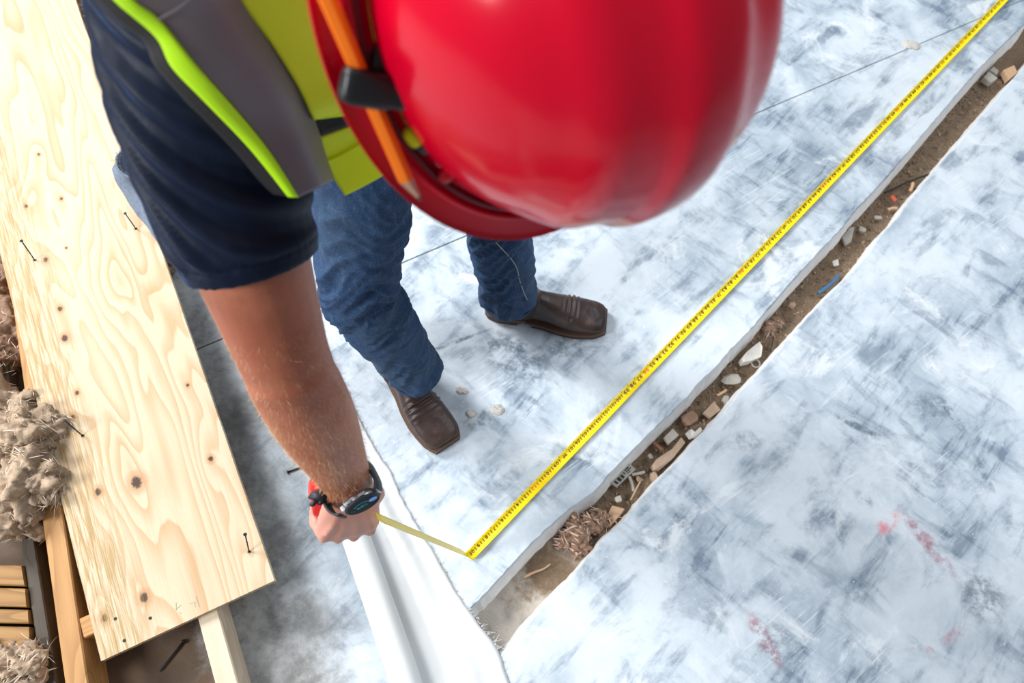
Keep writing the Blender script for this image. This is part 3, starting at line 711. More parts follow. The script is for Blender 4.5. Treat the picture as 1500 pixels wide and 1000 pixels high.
def body():
    g = G()
    g.rings(torso_rings(0))
    # neck and head
    hb = HC - HA * .085 - HF * .035
    g.tube([NB - sp * .05, NB + (hb - NB) * .4, hb, HC - HA * .02 - HF * .02], [.075, .060, .058, .055], ref=ldir3, n=18)
    R = []
    for s_, a, b, o in ((-.128, .020, .022, .070), (-.118, .040, .036, .062), (-.095, .054, .058, .045), (-.06, .066, .078, .022), (-.02, .073, .092, .004), (.03, .076, .098, 0), (.07, .070, .088, -.004), (.098, .048, .06, -.004), (.110, .02, .025, -.004)):
        c = HC + HA * s_ + HF * o
        R.append([c + HS * a * math.cos(t) + HF * b * math.sin(t) for t in np.arange(24) * 2 * math.pi / 24])
    g.rings(R)
    fc = lambda a, s_, f: HC + HA * a + HS * s_ + HF * f
    g.tube([fc(.0, 0, .088), fc(-.02, 0, .102), fc(-.042, 0, .114), fc(-.05, 0, .098)], [.009, .011, .014, .011], ref=HS, n=10, round_ends=True)   # nose
    for s_ in (-1, 1):
        g.ball(fc(-.045, s_ * .013, .100), HS * .008, HF * .008, HA * .006, 8)
        g.ball(fc(-.02, s_ * .078, -.005), HS * .008, HF * .018, HA * .030, 10)                                     # ear
        g.tube([fc(.018, s_ * .012, .094), fc(.022, s_ * .03, .092), fc(.014, s_ * .05, .078)], [.006, .007, .005], ref=HA, n=8, round_ends=True)   # brow
    g.tube([fc(-.076, -.022, .078), fc(-.075, 0, .090), fc(-.076, .022, .078)], [.004, .007, .004], ref=HA, n=8, round_ends=True)
    g.tube([fc(-.086, -.018, .074), fc(-.088, 0, .087), fc(-.086, .018, .074)], [.004, .007, .004], ref=HA, n=8, round_ends=True)
    # right arm
    lat = nrm(np.cross(fadir, nrm(nb)))                     # width axis of the forearm
    a0 = S0 - ldir3 * .10 - up * .01
    ua = lambda k: SR + (ELB - SR) * k
    ub = nrm(np.cross(nrm(ELB - SR), V(0, 0, 1)))
    bul = nrm(imR)
    g.tube([a0, SR, ua(.25), ua(.45), ua(.62), ua(.80), ua(.93), ELB + (WR - ELB) * .05], [.07, .066, .061, .0575, .056, .050, .046, .045], [.07, .066, .062, .0585, .057, .051, .0465, .045], ref=bul, n=24)
    fo = lambda k: ELB + (WR - ELB) * k
    g.tube([ua(.86), fo(.0), fo(.12), fo(.28), fo(.45), fo(.62), fo(.80), fo(.95), WR + hdir * .02], [.040, .0455, .0475, .0480, .0450, .0400, .0345, .0315, .030], [.040, .044, .0455, .0445, .0415, .0365, .0300, .0255, .021],
           ref=[bul, bul, bul, bul, nrm(bul + tdir), nrm(bul + 2 * tdir), tdir, tdir, tdir], n=24)
    g.ball(ua(.99) - imR * .024 + imD * .005, imR * .021, imD * .034, view * .022, 10)     # point of the elbow
    g.ball(fo(.16) + imR * .020, imR * .030, fadir * .06, view * .03, 10)     # brachioradialis
    g.ball(fo(.97) - tdir * .024 + nb * .012, tdir * .011, fadir * .014, nb * .010, 10)   # wrist bone
    hand(g, WR + hdir * .008, hdir, nb, tdir, 1.06)
    # right thumb: under the hand, over the case
    w0 = WR + hdir * .008
    pts = [w0 + hdir * .022 + tdir * .022 - nb * .008, w0 + hdir * .045 + tdir * .042 - nb * .020, w0 + hdir * .066 + tdir * .044 - nb * .042, w0 + hdir * .070 + tdir * .030 - nb * .058]
    g.tube(pts, [.019, .0145, .0125, .0100], ref=nb, n=12, round_ends=True)
    # left arm, resting on the thigh
    EL = V(.065, .745, .93); WL = V(.0, .79, .755)
    mixp = lambda a, b, k: a + (b - a) * k
    g.tube([S0 + ldir3 * .10 - up * .01, SL, mixp(SL, EL, .3), mixp(SL, EL, .6), mixp(SL, EL, .9), EL], [.07, .064, .058, .053, .046, .043], ref=gdir, n=18)
    g.tube([mixp(SL, EL, .85), EL, mixp(EL, WL, .2), mixp(EL, WL, .5), mixp(EL, WL, .85), WL], [.040, .044, .045, .040, .031, .028], ref=gdir, n=18)
    hl = nrm(V(-.03, -.01, -.10)); nl = nrm(np.cross(hl, ldir3)); nl = nl if nl @ up > 0 else -nl; tl = -np.cross(nl, hl)
    hand(g, WL, hl, nl, tl, 1.0, (18, 40, 55))
    g.tube([WL + hl * .02 + tl * .022, WL + hl * .045 + tl * .045 - nl * .01, WL + hl * .075 + tl * .055 - nl * .02, WL + hl * .10 + tl * .052 - nl * .026], [.017, .0135, .0115, .009], ref=nl, n=12, round_ends=True)
    # legs
    for H_, K_, A_ in ((HR, KR, AR), (HL, KL, AL)):
        g.tube([H_ + up * .05, H_, mixp(H_, K_, .4), mixp(H_, K_, .8), K_, mixp(K_, A_, .3), mixp(K_, A_, .7), A_, A_ - up * .05], [.085, .085, .075, .056, .052, .052, .042, .035, .034], ref=gdir, n=18)
    return remeshed(g, 'body', .0036, 5, M_skin, person)
bodyo = body()

# eyes, nails, hair on the head
for s_ in (-1, 1):
    g = G(); c = HC + HA * .003 + HS * s_ * .031 + HF * .080; g.ball(c, HS * .012, HF * .012, HA * .010, 12); e = g.obj('eye', M_eye, person, True)
    g = G(); g.ball(c + HF * .0095, HS * .0055, HF * .003, HA * .0055, 10); g.obj('iris', M_iris, e, True)
g = G(); R = []
for s_, k in ((-.06, 1.02), (-.03, 1.045), (.02, 1.05), (.07, 1.06), (.10, 1.06), (.113, .7)):
    a, b = np.interp(s_, [-.06, -.02, .03, .07, .098, .115], [.066, .073, .076, .070, .048, .02]), np.interp(s_, [-.06, -.02, .03, .07, .098, .115], [.072, .092, .098, .088, .06, .02])
    c = HC + HA * s_ + HF * (-.012 if s_ < .05 else -.004)
    R.append([c + HS * a * k * math.cos(t) + HF * b * k * (math.sin(t) if (math.sin(t) < 0 or s_ > .05) else math.sin(t) * .35) for t in np.arange(24) * 2 * math.pi / 24])
g.rings(R); g.obj('hair', M_brownhair, person, True)

# golden arm hair along the outer forearm
def arm_hair():
    me = bodyo.data; n = len(me.vertices); co = np.empty(n * 3); me.vertices.foreach_get('co', co); co = co.reshape(-1, 3)
    no = np.empty(n * 3); me.vertices.foreach_get('normal', no); no = no.reshape(-1, 3)
    ax = WR - ELB; L = np.linalg.norm(ax); ax = ax / L; tt = (co - ELB) @ ax; rad = np.linalg.norm(co - ELB - tt[:, None] * ax, axis=1)
    ok = np.where((tt > -.07) & (tt < L * .97) & (rad < .075))[0]
    s = G()
    for i in rng.choice(ok, 7500):
        t_ = tt[i] / L
        if rng.random() > .35 + .65 * min(1, max(0, t_ + .15) * 1.6): continue
        p = co[i]; d = nrm(ax * .9 + no[i] * .42 + rng.normal(size=3) * .38); l = rng.uniform(.004, .010); cv = rng.normal(size=3) * l * .3
        sd_ = nrm(np.cross(d, no[i] + .01)) * .00012; q = p + d * l * .5 + cv * .3; e = p + d * l + cv - no[i] * l * .12
        s.add([p - sd_, p + sd_, q + sd_, q - sd_, e], [(0, 1, 2, 3), (3, 2, 4)])
    s.obj('arm_hair', M_hair, person, fix=False)['kind'] = 'stuff'
arm_hair()

# --- t-shirt
def shirt():
    g = G(); g.rings(torso_rings(.014)[1:8])
    ua = lambda a, b, k: a + (b - a) * k
    bul = nrm(_R)
    uax = nrm(ELB - SR)
    sh_ = imR * .006
    g.tube([S0 - ldir3 * .08, SR + up * .004, ua(SR, ELB, .2) + sh_, ua(SR, ELB, .4), ua(SR, ELB, .56), ua(SR, ELB, .665)], [.080, .077, .0755, .0735, .070, .0640], [.080, .076, .074, .072, .070, .0655], ref=bul, n=28)
    EL = V(.065, .745, .93)
    g.tube([S0 + ldir3 * .08, SL + up * .004, ua(SL, EL, .3), ua(SL, EL, .62)], [.085, .078, .073, .068], ref=gdir, n=24)
    g.tube([NB - sp * .09, NB - sp * .03], [.105, .078], ref=ldir3, n=20)
    def dsp(co, no):
        out = np.zeros(len(co)); La = np.linalg.norm(ELB - SR)
        for i, p in enumerate(co):
            q = p - SR; t_ = q @ uax; r = q - uax * t_; sx = (r @ nrm(_R)) / .08
            if -.08 < t_ < La * .7 and np.linalg.norm(r) < .12:
                # hanging folds that sweep down and across the sleeve
                ph = 125 * (t_ -   .24 * (1 - math.exp(-1.25 * (sx + 1)))) + 2.0 * nz(p, 7)
                w_ = min(1, max(0, (t_ + .06) / .1)) * (1 if t_ < La * .57 else max(0, (La * .64 - t_) / (La * .07)))
                fold = math.sin(ph); fold = max(-.6, fold)
                calm = min(1, max(.12, (sx + 1.02) * 1.7))
                out[i] = calm * (.0068 * fold * max(.15, .55 + .9 * nz(p, 5, 2)) + .004 * nz(p, 12, 4)) * w_
                if La * .612 < t_ < La * .622: out[i] -= .0012          # hem stitch line
            else:
                out[i] = .006 * nz(p * V(1, 1, .6), 9, 1)
        return out
    return remeshed(g, 't_shirt', .0032, 7, M_shirt, person, dsp)
shirt()

# --- jeans
def jeans():
    g = G(); mixp = lambda a, b, k: a + (b - a) * k
    g.rings(torso_rings(.020)[:4][:3] + [torso_rings(.016)[3]])
    for H_, K_, A_, r in ((HR, KR, AR, (.102, .098, .088, .074, .070, .068, .063, .056, .058)), (HL, KL, AL, (.102, .098, .088, .076, .073, .070, .066, .063, .064))):
        lo = A_ - nrm(K_ - A_) * .015
        g.tube([H_ + up * .06, H_, mixp(H_, K_, .4), mixp(H_, K_, .8), K_, mixp(K_, lo, .3), mixp(K_, lo, .6), mixp(K_, lo, .85), lo], r, ref=gdir, n=24)
    legs = [(HR, KR), (KR, AR), (HL, KL), (KL, AL)]
    def dsp(co, no):
        out = np.zeros(len(co))
        for i, p in enumerate(co):
            b = None
            for a_, c_ in legs:
                ax = c_ - a_; k = min(1, max(0, (p - a_) @ ax / (ax @ ax))); d = np.linalg.norm(p - a_ - ax * k)
                if b is None or d < b[0]: b = (d, k, a_, nrm(ax))
            kn_ = min(np.linalg.norm(p - KR), np.linalg.norm(p - KL)); an = min(np.linalg.norm(p - AR), np.linalg.norm(p - AL))
            amp = .0030 + .0052 * math.exp(-(kn_ / .12) ** 2) + .0050 * math.exp(-(an / .13) ** 2)
            t_ = (p - b[2]) @ b[3]; r = p - b[2] - b[3] * t_; s_ = r @ _R / .06
            s2_ = r @ fr / .06; wv_ = 1.6 * nz(p, 7, 3)
            rg1 = 1 - abs(mnoise.noise(Vector((t_ * 21 + s_ * 1.1 + wv_, s_ * .9, s2_ * .9 + 4)))) * 2.6
            rg2 = 1 - abs(mnoise.noise(Vector((t_ * 44 - s_ * 1.6 + wv_, s_ * 1.4 + 9, s2_ * 1.4)))) * 2.6
            out[i] = amp * (1.25 * rg1 + .55 * rg2 - .35) + .0008 * nz(p, 60)
            if an < .14 and False: pass
        return out
    o = remeshed(g, 'jeans', .0042, 4, M_denim, person, dsp)
    # hem rolls and outer seam
    for K_, A_, r in ((KR, AR, .0585), (KL, AL, .065)):
        lo = A_ - nrm(K_ - A_) * .013; x = nrm(np.cross(nrm(K_ - A_), V(1, 0, 0))); y = np.cross(nrm(K_ - A_), x)
        ring = [lo + (x * math.cos(t_) + y * math.sin(t_)) * r * (1 + .02 * nz((math.cos(t_), math.sin(t_), r), 2)) for t_ in np.arange(37) * 2 * math.pi / 36]
        g = G(); g.tube(ring, .0030, n=8); g.obj('hem', M_denim, o, True)
    from mathutils.bvhtree import BVHTree
    me = o.data; bv = BVHTree.FromPolygons([v.co for v in me.vertices], [p.vertices for p in me.polygons])
    def seam(px):
        pts = []
        for x, y in px:
            d = nrm(_F * FPX + _R * (x - 750) - _U * (y - 500)); h = bv.ray_cast(Vector(CAM), Vector(d))
            if h[0] is not None: pts.append(np.array(h[0]) - d * .0022)
        if len(pts) > 3:
            g = G(); g.tube(catmull(pts, 40), .0013, n=6); g.obj('seam', M_thread, o, True)
    seam([(718, 345), (733, 362), (748, 378), (757, 393), (761, 410), (766, 425), (772, 439)])
    return o
jeans()

# --- boots
def boot(heel_px, toe_px, ank, mirror, label):
    h_ = P(*heel_px); t_ = P(*toe_px); fx = nrm(t_ - h_); fy = np.cross(up, fx); L = np.linalg.norm(t_ - h_)
    T = lambda x, y, z: h_ + fx * (x * L) + fy * (y * mirror) + up * z
    bt = None
    # outline half widths along the length (inner, outer), square toe
    xs = [0, .03, .10, .22, .36, .5, .62, .74, .84, .92, .97, 1.0]
    wi = [.012, .027, .034, .035, .032, .034, .040, .044, .0445, .0435, .038, .030]
    wo = [.012, .027, .034, .035, .033, .038, .047, .051, .0490, .0455, .038, .030]
    ht = [.090, .115, .125, .125, .120, .105, .088, .072, .058, .048, .042, .036]
    g = G(); R = []
    for x, a, b, h in zip(xs, wi, wo, ht):
        ring = []
        for th in np.arange(24) * 2 * math.pi / 24:
            c_, s_ = math.cos(th), math.sin(th); y = (a if c_ > 0 else b) * math.copysign(abs(c_) ** .7, c_)
            z = .020 + (h - .020) * .5 * (1 + math.copysign(abs(s_) ** .75, s_)); k = 1 - .42 * max(0, (z - .03) / .1) ** 1.2 * (1 if x > .35 else .3)
            ring.append(T(x, y * k, z))
        R.append(ring)
    g.rings(R)
    sh = T(.27, 0, .10)
    g.tube([T(.27, 0, .03), T(.28, 0, .08), sh * .5 + ank * .5 + up * .01, ank + up * .05], [.058, .056, .050, .050], [.036, .040, .045, .048], ref=fx, n=22)
    def dsp(co, no):
        o = np.zeros(len(co))
        for i, p in enumerate(co):
            q = p - h_; x = (q @ fx) / L; y = q @ fy * mirror
            if p[2] > .03:
                if   .60 < x < .80 and abs(y) < .045: o[i] = .0030 * math.sin(x * 150 + 3 * y * y * 400) * math.exp(-((x - .70) / .05) ** 2)   # stitched flex band
                d = math.hypot((x - .88) * .28, y); o[i] += .0007 * math.exp(-((d - .016) / .005) ** 2) + .0015 * nz(p, 30)
        return o
    up_ = remeshed(g, 'boot', .0028, 2, M_leather, person, dsp); tag(up_, label)
    def plate(name, z0, z1, k, x0, x1, m, ex=.0):
        bm = bmesh.new(); sel = [(x, a, b) for x, a, b in zip(xs, wi, wo)]
        X = np.linspace(x0, x1, 22); A_ = np.interp(X, xs, wi) + k; B_ = np.interp(X, xs, wo) + k
        X2 = np.where(X > .98, X + ex, X); X2 = np.where(X < .02, X2 - ex, X2)
        ol = [(x, a) for x, a in zip(X2, A_)] + [(x, -b) for x, b in zip(X2[::-1], B_[::-1])]
        g_ = G(); g_.rings([[T(x, y, z) for x, y in ol] for z in (z0, z0 + .001, z1 - .0015, z1)]); return g_.obj(name, m, up_)
    plate('welt', .0135, .0195, .0032, .33, 1.0, M_welt, .018)
    plate('sole', .0, .0135, .0025, .40, 1.0, M_sole, .016)
    plate('heel', .0, .024, .002, 0.0, .27, M_sole, .004); plate('heel_rand', .024, .030, .004, 0.0, .34, M_welt, .006)
    return up_
d_ = nrm(P(652, 650) - P(594, 565)); hr = P(652, 650) - d_ * .318
def inv(p): q = p - CAM; return (750 + FPX * (q @ _R) / (q @ _F), 500 - FPX * (q @ _U) / (q @ _F))
boot(inv(hr), (655, 652), AR, 1, 'dark brown leather square-toed boot, nearer the camera')
boot((712, 452), (884, 474), AL, 1, 'dark brown leather square-toed boot, farther from the camera')

# --- safety vest, built of panels
def vest():
    vt = thing('safety_vest', None, None); vt.parent = person; vt.matrix_parent_inverse = person.matrix_basis.inverted()
    del_ = [k for k in ('label', 'category') if k in vt]
    for k in del_: del vt[k]
    c0 = [(120, -110, 0.555), (150, -30, 0.56), (170, 0, 0.565), (230, 53, 0.58), (253, 97, 0.59), (300, 147, 0.6), (367, 217, 0.623), (423, 287, 0.645)]
    c1 = [(150, -110, 0.545), (182, -30, 0.553), (197, 0, 0.558), (233, 27, 0.568), (283, 90, 0.581), (333, 147, 0.6), (367, 187, 0.614), (400, 230, 0.627), (437, 289, 0.645)]
    c2 = [(330, -110, 0.55), (345, -30, 0.575), (353, 0, 0.585), (400, 67, 0.615), (437, 127, 0.64), (457, 170, 0.66), (467, 197, 0.67), (477, 230, 0.68), (489, 264, 0.69)]
    c3 = [(500, -110, .60), (520, -30, .625), (530, 0, .64), (560, 60, .69), (580, 110, .715), (590, 150, .735), (592, 158, .74)]
    pt = lambda L, n: catmull([D(*q) for q in L], n)
    n = 50
    a, b, c = pt(c0, n), pt(c1, n), pt(c2, n)
    def strip(name, rows, m, parent=vt, wob=0.0, thick=.0022, K=10):
        v = []; f = []; cols = len(rows); nn = len(rows[0]); dense_ = []
        for i in range(nn):
            cur = catmull([r[i] for r in rows], K) if cols > 2 else np.array([rows[0][i] + (rows[1][i] - rows[0][i]) * k / (K - 1) for k in range(K)])
            dense_.append(cur)
        dense_ = np.array(dense_)
        for i in range(nn):
            for k in range(K):
                p = dense_[i, k]; vv = nrm(CAM - p); v.append(p + vv * wob * nz(p, 9, 5))
        for i in range(nn - 1):
            for k in range(K - 1): f.append((i * K + k, i * K + k + 1, (i + 1) * K + k + 1, (i + 1) * K + k))
        o = from_py(name, v, f, m, parent, True)
        md = o.modifiers.new('t', 'SOLIDIFY'); md.thickness = thick; md.offset = 0; return o
    # dark inner lining visible beside the binding
    lin = np.array([p - nrm(CAM - p) * .006 - nrm(b_ - p) * .012 for p, b_ in zip(a, b)])
    strip('lining', [lin, a + (a - lin) * .05], M_black, K=5)
    bulge = lambda p, k: p + nrm(CAM - p) * k
    strip('edge_binding', [a, (a + b) / 2 + np.array([nrm(CAM - p) * .0018 for p in a]), b], M_pipe, thick=.003, K=6)
    m1 = np.array([bulge(p * .62 + q * .38, .010) for p, q in zip(b, c)]); m2 = np.array([bulge(p * .3 + q * .7, .010) for p, q in zip(b, c)])
    cin = np.array([p - nrm(CAM - p) * (.001 + .018 * (i / (n - 1)) ** 2) for i, p in enumerate(c)])
    strip('reflective_band', [b, m1, m2, cin], M_reflect, wob=.004, K=18)
    # fold seam near the shoulder
    g = G(); sa = catmull([D(232, 28, .578), D(262, 12, .572), D(290, -12, .566)], 14); g.tube([p + nrm(CAM - p) * .010 for p in sa], .0016, n=8); g.obj('band_seam', M_reflect, vt, True)
    d = pt(c3, n)
    cc = pt(c2[:6] + [(459, 174, .692)], n)
    mid_ = np.array([bulge(p * .5 + q * .5, .012) for p, q in zip(cc, d)])
    strip('front_panel', [cc - np.array([nrm(CAM - p) * .001 for p in cc]), mid_, d], M_hivis, wob=.008, K=18)
    # black side strap and the flap under it
    st0 = np.array([D(456, 170, .690), D(480, 164, .700), D(512, 158, .712), D(560, 148, .735)]); st1 = np.array([D(470, 199, .700), D(492, 190, .708), D(524, 180, .72), D(570, 172, .742)])
    strip('side_strap', [catmull(st0, 20), catmull(st1, 20)], M_black, K=6, thick=.003)
    f0 = np.array([D(469, 199, .706), D(492, 191, .714), D(524, 180, .726), D(575, 172, .748)]); f1 = np.array([D(476, 238, .722), D(500, 228, .73), D(540, 206, .742), D(582, 190, .755)]); f2 = np.array([D(505, 286, .74), D(522, 278, .744), D(552, 262, .752), D(596, 236, .765)])
    strip('hem_flap', [catmull(f0, 20), catmull(f1, 20), catmull(f2, 20)], M_hivis, wob=.006, K=14)
    g = G(); g.tube(catmull(f1 + np.array([nrm(CAM - p) * .003 for p in f1]), 20), .0016, n=8); g.obj('flap_fold', M_hivis, vt, True)
    # left front and back: mirrored panels about the body's mid plane
    def mir(L): return np.array([p - 2 * ((p - S0) @ ldir3) * ldir3 for p in L])
    strip('edge_binding', [mir(a), mir(b)], M_pipe, K=4); strip('reflective_band', [mir(b), mir(m1), mir(m2), mir(c)], M_reflect, K=12); strip('front_panel', [mir(cc), mir(mid_), mir(d)], M_hivis, K=12)
    R = torso_rings(.030)[2:9]; v = []; f = []; ks = list(range(15, 28)) 
    for r in R: v += [r[k] for k in ks]
    q = len(ks)
    for i in range(len(R) - 1):
        for k in range(q - 1): f.append((i * q + k, i * q + k + 1, (i + 1) * q + k + 1, (i + 1) * q + k))
    o = from_py('back_panel', v, f, M_hivis, vt, True); md = o.modifiers.new('t', 'SOLIDIFY'); md.thickness = .002
vest()

# --- wristwatch
def watch():
    t = thing('wristwatch', 'black smartwatch with a round dark dial on the bare wrist', 'watch', WR)
    fc = D(532, 739, .945)
    dn = nrm(view * .42 + nrm(imR * .43 + imD * .9) * .91)           # dial normal
    mx = nrm(imR * .9 - imD * .43); mx = nrm(mx - dn * (mx @ dn)); my = np.cross(dn, mx)
    Rr = .0235
    ring = lambda r, h: [fc + (mx * math.cos(a) + my * math.sin(a)) * r + dn * h for a in np.arange(40) * 2 * math.pi / 40]
    g = G(); g.rings([ring(.0205, -.011), ring(Rr, -.008), ring(Rr, -.002), ring(Rr - .0012, 0), ring(Rr - .002, .0006), ring(Rr - .004, .0006), ring(Rr - .004, -.001)]); g.obj('watch_case', M_steel, t, True)
    g = G(); g.rings([ring(Rr - .0004, -.004), ring(Rr + .0002, -.0025), ring(Rr + .0002, -.0008), ring(Rr - .0016, .0009)]); g.obj('bezel', M_rubber, t, True)
    g = G(); g.rings([ring(Rr - .0022, -.0005), ring(Rr - .0024, .0011)]); dial = g.obj('dial', M_glass, t)
    dp = lambda u, v_, h=.0013: fc + mx * u * Rr + my * v_ * Rr + dn * h
    sg = 1 if (my @ imD) < 0 else -1
    g = G(); cu, cv = .62, sg * .10
    g.rings([[dp(cu + .24 * math.cos(a), cv + .24 * math.sin(a), hh) for a in np.arange(24) * 2 * math.pi / 24] for hh in (.0011, .0014)]); g.obj('dial_button', M_blue, dial)
    g = G()
    def stroke(p): g.tube([dp(*q) for q in p], .0003, n=5)
    stroke([(-.05 + .42 * math.cos(a), .12 * sg + .40 * math.sin(a)) for a in np.linspace(.2, 2.6, 12)])
    for u in (-.36, -.27, -.14, -.05): stroke([(u, -.12), (u + .02, .16)])
    for u0, u1, v_ in ((-.40, -.05, .02), (-.62, -.55, -.05), (-.70, -.66, .1), (.02, .20, .08), (.05, .22, -.10), (-.46, -.40, .34)): stroke([(u0, v_ * sg), (u1, v_ * sg)])
    g.obj('dial_marks', M_teal, dial)
    # lugs and strap round the wrist
    ctr = WR + fadir * .000; 
    for s_ in (-1, 1):
        g = G(); c_ = fc + mx * s_ * (Rr * .86) - dn * .007
        g.box(c_ + mx * s_ * .001, mx, my, dn, .004, .0095, .0030)
        g.obj('lug', M_steel, t)
    for s_ in (1,):
        g = G(); c_ = fc - my * sg * -(-Rr - .001) if False else fc + my * (Rr + .0005) * (1 if (my @ imD) < 0 else -1) - dn * .004
        for off in (-.010, .010): g.box(c_ + mx * off, mx, my, dn, .0048, .0014, .0016)
        g.obj('side_button', M_steel, t)
    pts = []
    wc = fc - dn * .0300 - mx * .0055; ra, rb = .0350, .0310
    for a in np.radians(np.arange(30, 331, 6)):
        # ring in the plane of the dial's long axis
        pts.append(wc + mx * ra * math.copysign(abs(math.sin(a)) ** .62, math.sin(a)) + dn * rb * math.copysign(abs(math.cos(a)) ** .62, math.cos(a)))
    R = []
    for i, p in enumerate(pts):
        tg = nrm(pts[min(i + 1, len(pts) - 1)] - pts[max(i - 1, 0)]); nn_ = nrm(p - wc)
        hw = .0118
        R.append([p + my * hw + nn_ * .0014, p - my * hw + nn_ * .0014, p - my * hw - nn_ * .0014, p + my * hw - nn_ * .0014])
    g = G(); g.rings(R); g.obj('watch_strap', M_rubber, t, True)
watch()

# ================================================================== tape measure
def char_meshes(chars):
    out = {}
    for ch in chars:
        cu = bpy.data.curves.new('c', 'FONT'); cu.body = ch; cu.size = 1; cu.resolution_u = 3; cu.offset = .010
        o = bpy.data.objects.new('c', cu); COL.objects.link(o); dg = bpy.context.evaluated_depsgraph_get(); dg.update()
        me = bpy.data.meshes.new_from_object(o.evaluated_get(dg)); v = np.array([x.co[:] for x in me.vertices]); f = [tuple(p.vertices) for p in me.polygons]
        out[ch] = (v, f, v[:, 0].min(), v[:, 0].max()); bpy.data.objects.remove(o); bpy.data.curves.remove(cu); bpy.data.meshes.remove(me)
    return out
def tape_measure():
    INCH = .0254
    o112 = P(784.5, 713); o32 = P(1409, 63); td = nrm(o32 - o112); step = np.linalg.norm(o32 - o112) / 80
    wv = np.cross(td, up)                                  # towards the lower right of the picture
    HWD = .0115
    org = o112 + wv * .0015
    s_end = (112 - 120.55) * step
    HGT = .0085
    KQ = np.array([-1, -.66, -.33, 0, .33, .66, 1])
    pos = lambda s, q, h=0: org + td * s + wv * q * HWD + up * (.0012 + HGT * float(np.interp(q, KQ, KQ ** 2)) + h)
    # vertical run from the fold up to the hand
    fold = pos(s_end, 0) * V(1, 1, 0) + up * .002; exitp = D(556, 762, .985)
    t = thing('tape_measure', 'red and black tape measure in the fist with its yellow blade run across the floor', 'tape measure', fold)
    K = [-1, -.66, -.33, 0, .33, .66, 1]
    v = []; f = []; N = 160; s0 = 112 * step + .0
    S = np.linspace(112 * step, s_end, N)
    rows = [[pos(s, q) for q in K] for s in S]
    M = 40; vw = nrm(imR * -.70 - imD * .71); vd = nrm(exitp - fold); vw = nrm(vw - vd * (vw @ vd)); 
    if vw @ wv < 0: vw = -vw
    for i in range(1, M + 1):
        u = i / M; c = fold + (exitp - fold) * u + up * .0; tw = nrm(wv * max(0, 1 - u * 6) + vw * min(1, u * 6)); tw = nrm(tw - vd * (tw @ vd)) if u > .03 else tw; nn_ = np.cross(vd, tw)
        rows.append([c + tw * q * HWD * .96 + nn_ * .0035 * q * q * min(1, u * 10) for q in K])
    for r in rows: v += r
    n = len(K)
    for i in range(len(rows) - 1):
        for k in range(n - 1): f.append((i * n + k, i * n + k + 1, (i + 1) * n + k + 1, (i + 1) * n + k))
    bl = from_py('blade', v, f, M_tape, t, True)
    md = bl.modifiers.new('t', 'SOLIDIFY'); md.thickness = .0004; md.offset = 0
    # printed figures; digits read from the hook towards the hand, tops to the lower right
    cm = char_meshes('0123456789F')
    black, red, tick = G(), G(), G()
    def write(m_, txt, s_c, size, qc):
        g = G()
        adv = .60 * size; x = -adv * (len(txt) - 1) / 2
        for c in txt:
            vv, ff, x0, x1 = cm[c]; xm = (x0 + x1) / 2
            g.add([pos(s_c - (x + (p[0] - xm) * size), qc + (p[1] - .35) * size / (HWD * 1.25), .0009) for p in vv], ff); x += adv
        o = g.obj('printed_number', m_, bl, fix=False)
        if m_ is M_inkred: o['label'] = 'red printed figure'
    for k in range(8, 121):
        s = (112 - k) * step
        if k % 16 == 0: write(M_inkred, str(k), s, .0165 if k < 100 else .0135, -.24)
        elif k % 12 == 0: write(M_ink, str(k // 12) + 'F', s, .0130, -.20)
        else: write(M_ink, str(k), s, .0162 if k < 100 else .0134, -.24)
        for q0, q1 in ((-1, -.72), ):
            g_ = tick; ds = .00055
            g_.add([pos(s - ds + .0127 * 1, q0, .0004), pos(s + ds + .0127, q0, .0004), pos(s + ds + .0127, q1, .0004), pos(s - ds + .0127, q1, .0004)], [(0, 1, 2, 3)])
    tick.obj('inch_ticks', M_ink, bl, fix=False)['kind'] = 'stuff'
    # end hook far away on the floor
    g = G(); e = org + td * 112 * step; g.box(e + td * .003 + up * .006, td, wv, up, .004, .009, .001); g.box(e + td * .007 + up * .004, td, wv, up, .0007, .009, .005); g.obj('end_hook', M_steel, t)
    # case inside the fist: long side along the knuckles, rear end showing past the little finger
    w0 = WR + hdir * .008
    cx = w0 + hdir * .050 - nb * .046
    ex = nrm(tdir); ey = nrm(hdir); ez = nb
    rear = D(470, 722, .975)
    hx, hy, hz = .036, .030, .019
    cc = w0 + hdir * .052 - nb * .040 - tdir * .006
    prof = []
    for a in np.arange(28) * 2 * math.pi / 28:
        c_, s_ = math.cos(a), math.sin(a); prof.append((hx * math.copysign(abs(c_) ** .55, c_), hy * math.copysign(abs(s_) ** .55, s_)))
    g = G(); g.rings([[cc + ex * x * k + ey * y * k + ez * z for x, y in prof] for z, k in ((-hz, .9), (-hz * .85, 1), (hz * .85, 1), (hz, .9))]); g.obj('tape_case', M_case, t, True)
    # rear of the case, past the little finger
    q = nrm(imR * .55 - imD * .84)
    back = D(466, 727, .968); bq = nrm(imR * .9 + imD * .25)
    g = G(); g.box(D(473, 712, .968), bq, q, view, .011, .012, .010)
    bm = bmesh.new(); me = bpy.data.meshes.new('x'); me.from_pydata([tuple(x) for x in g.v], [], g.f); bm.from_mesh(me); bmesh.ops.bevel(bm, geom=bm.edges[:], offset=.003, segments=2, affect='EDGES'); bm_obj('case_rear', bm, M_case, t, True)
    g = G(); g.box(D(466, 727, .962), bq, q, view, .0105, .0062, .0115); g.box(D(470, 735, .962), bq, q, view, .0035, .0045, .010); g.box(D(459, 737, .962), bq, q, view, .0035, .0045, .010)
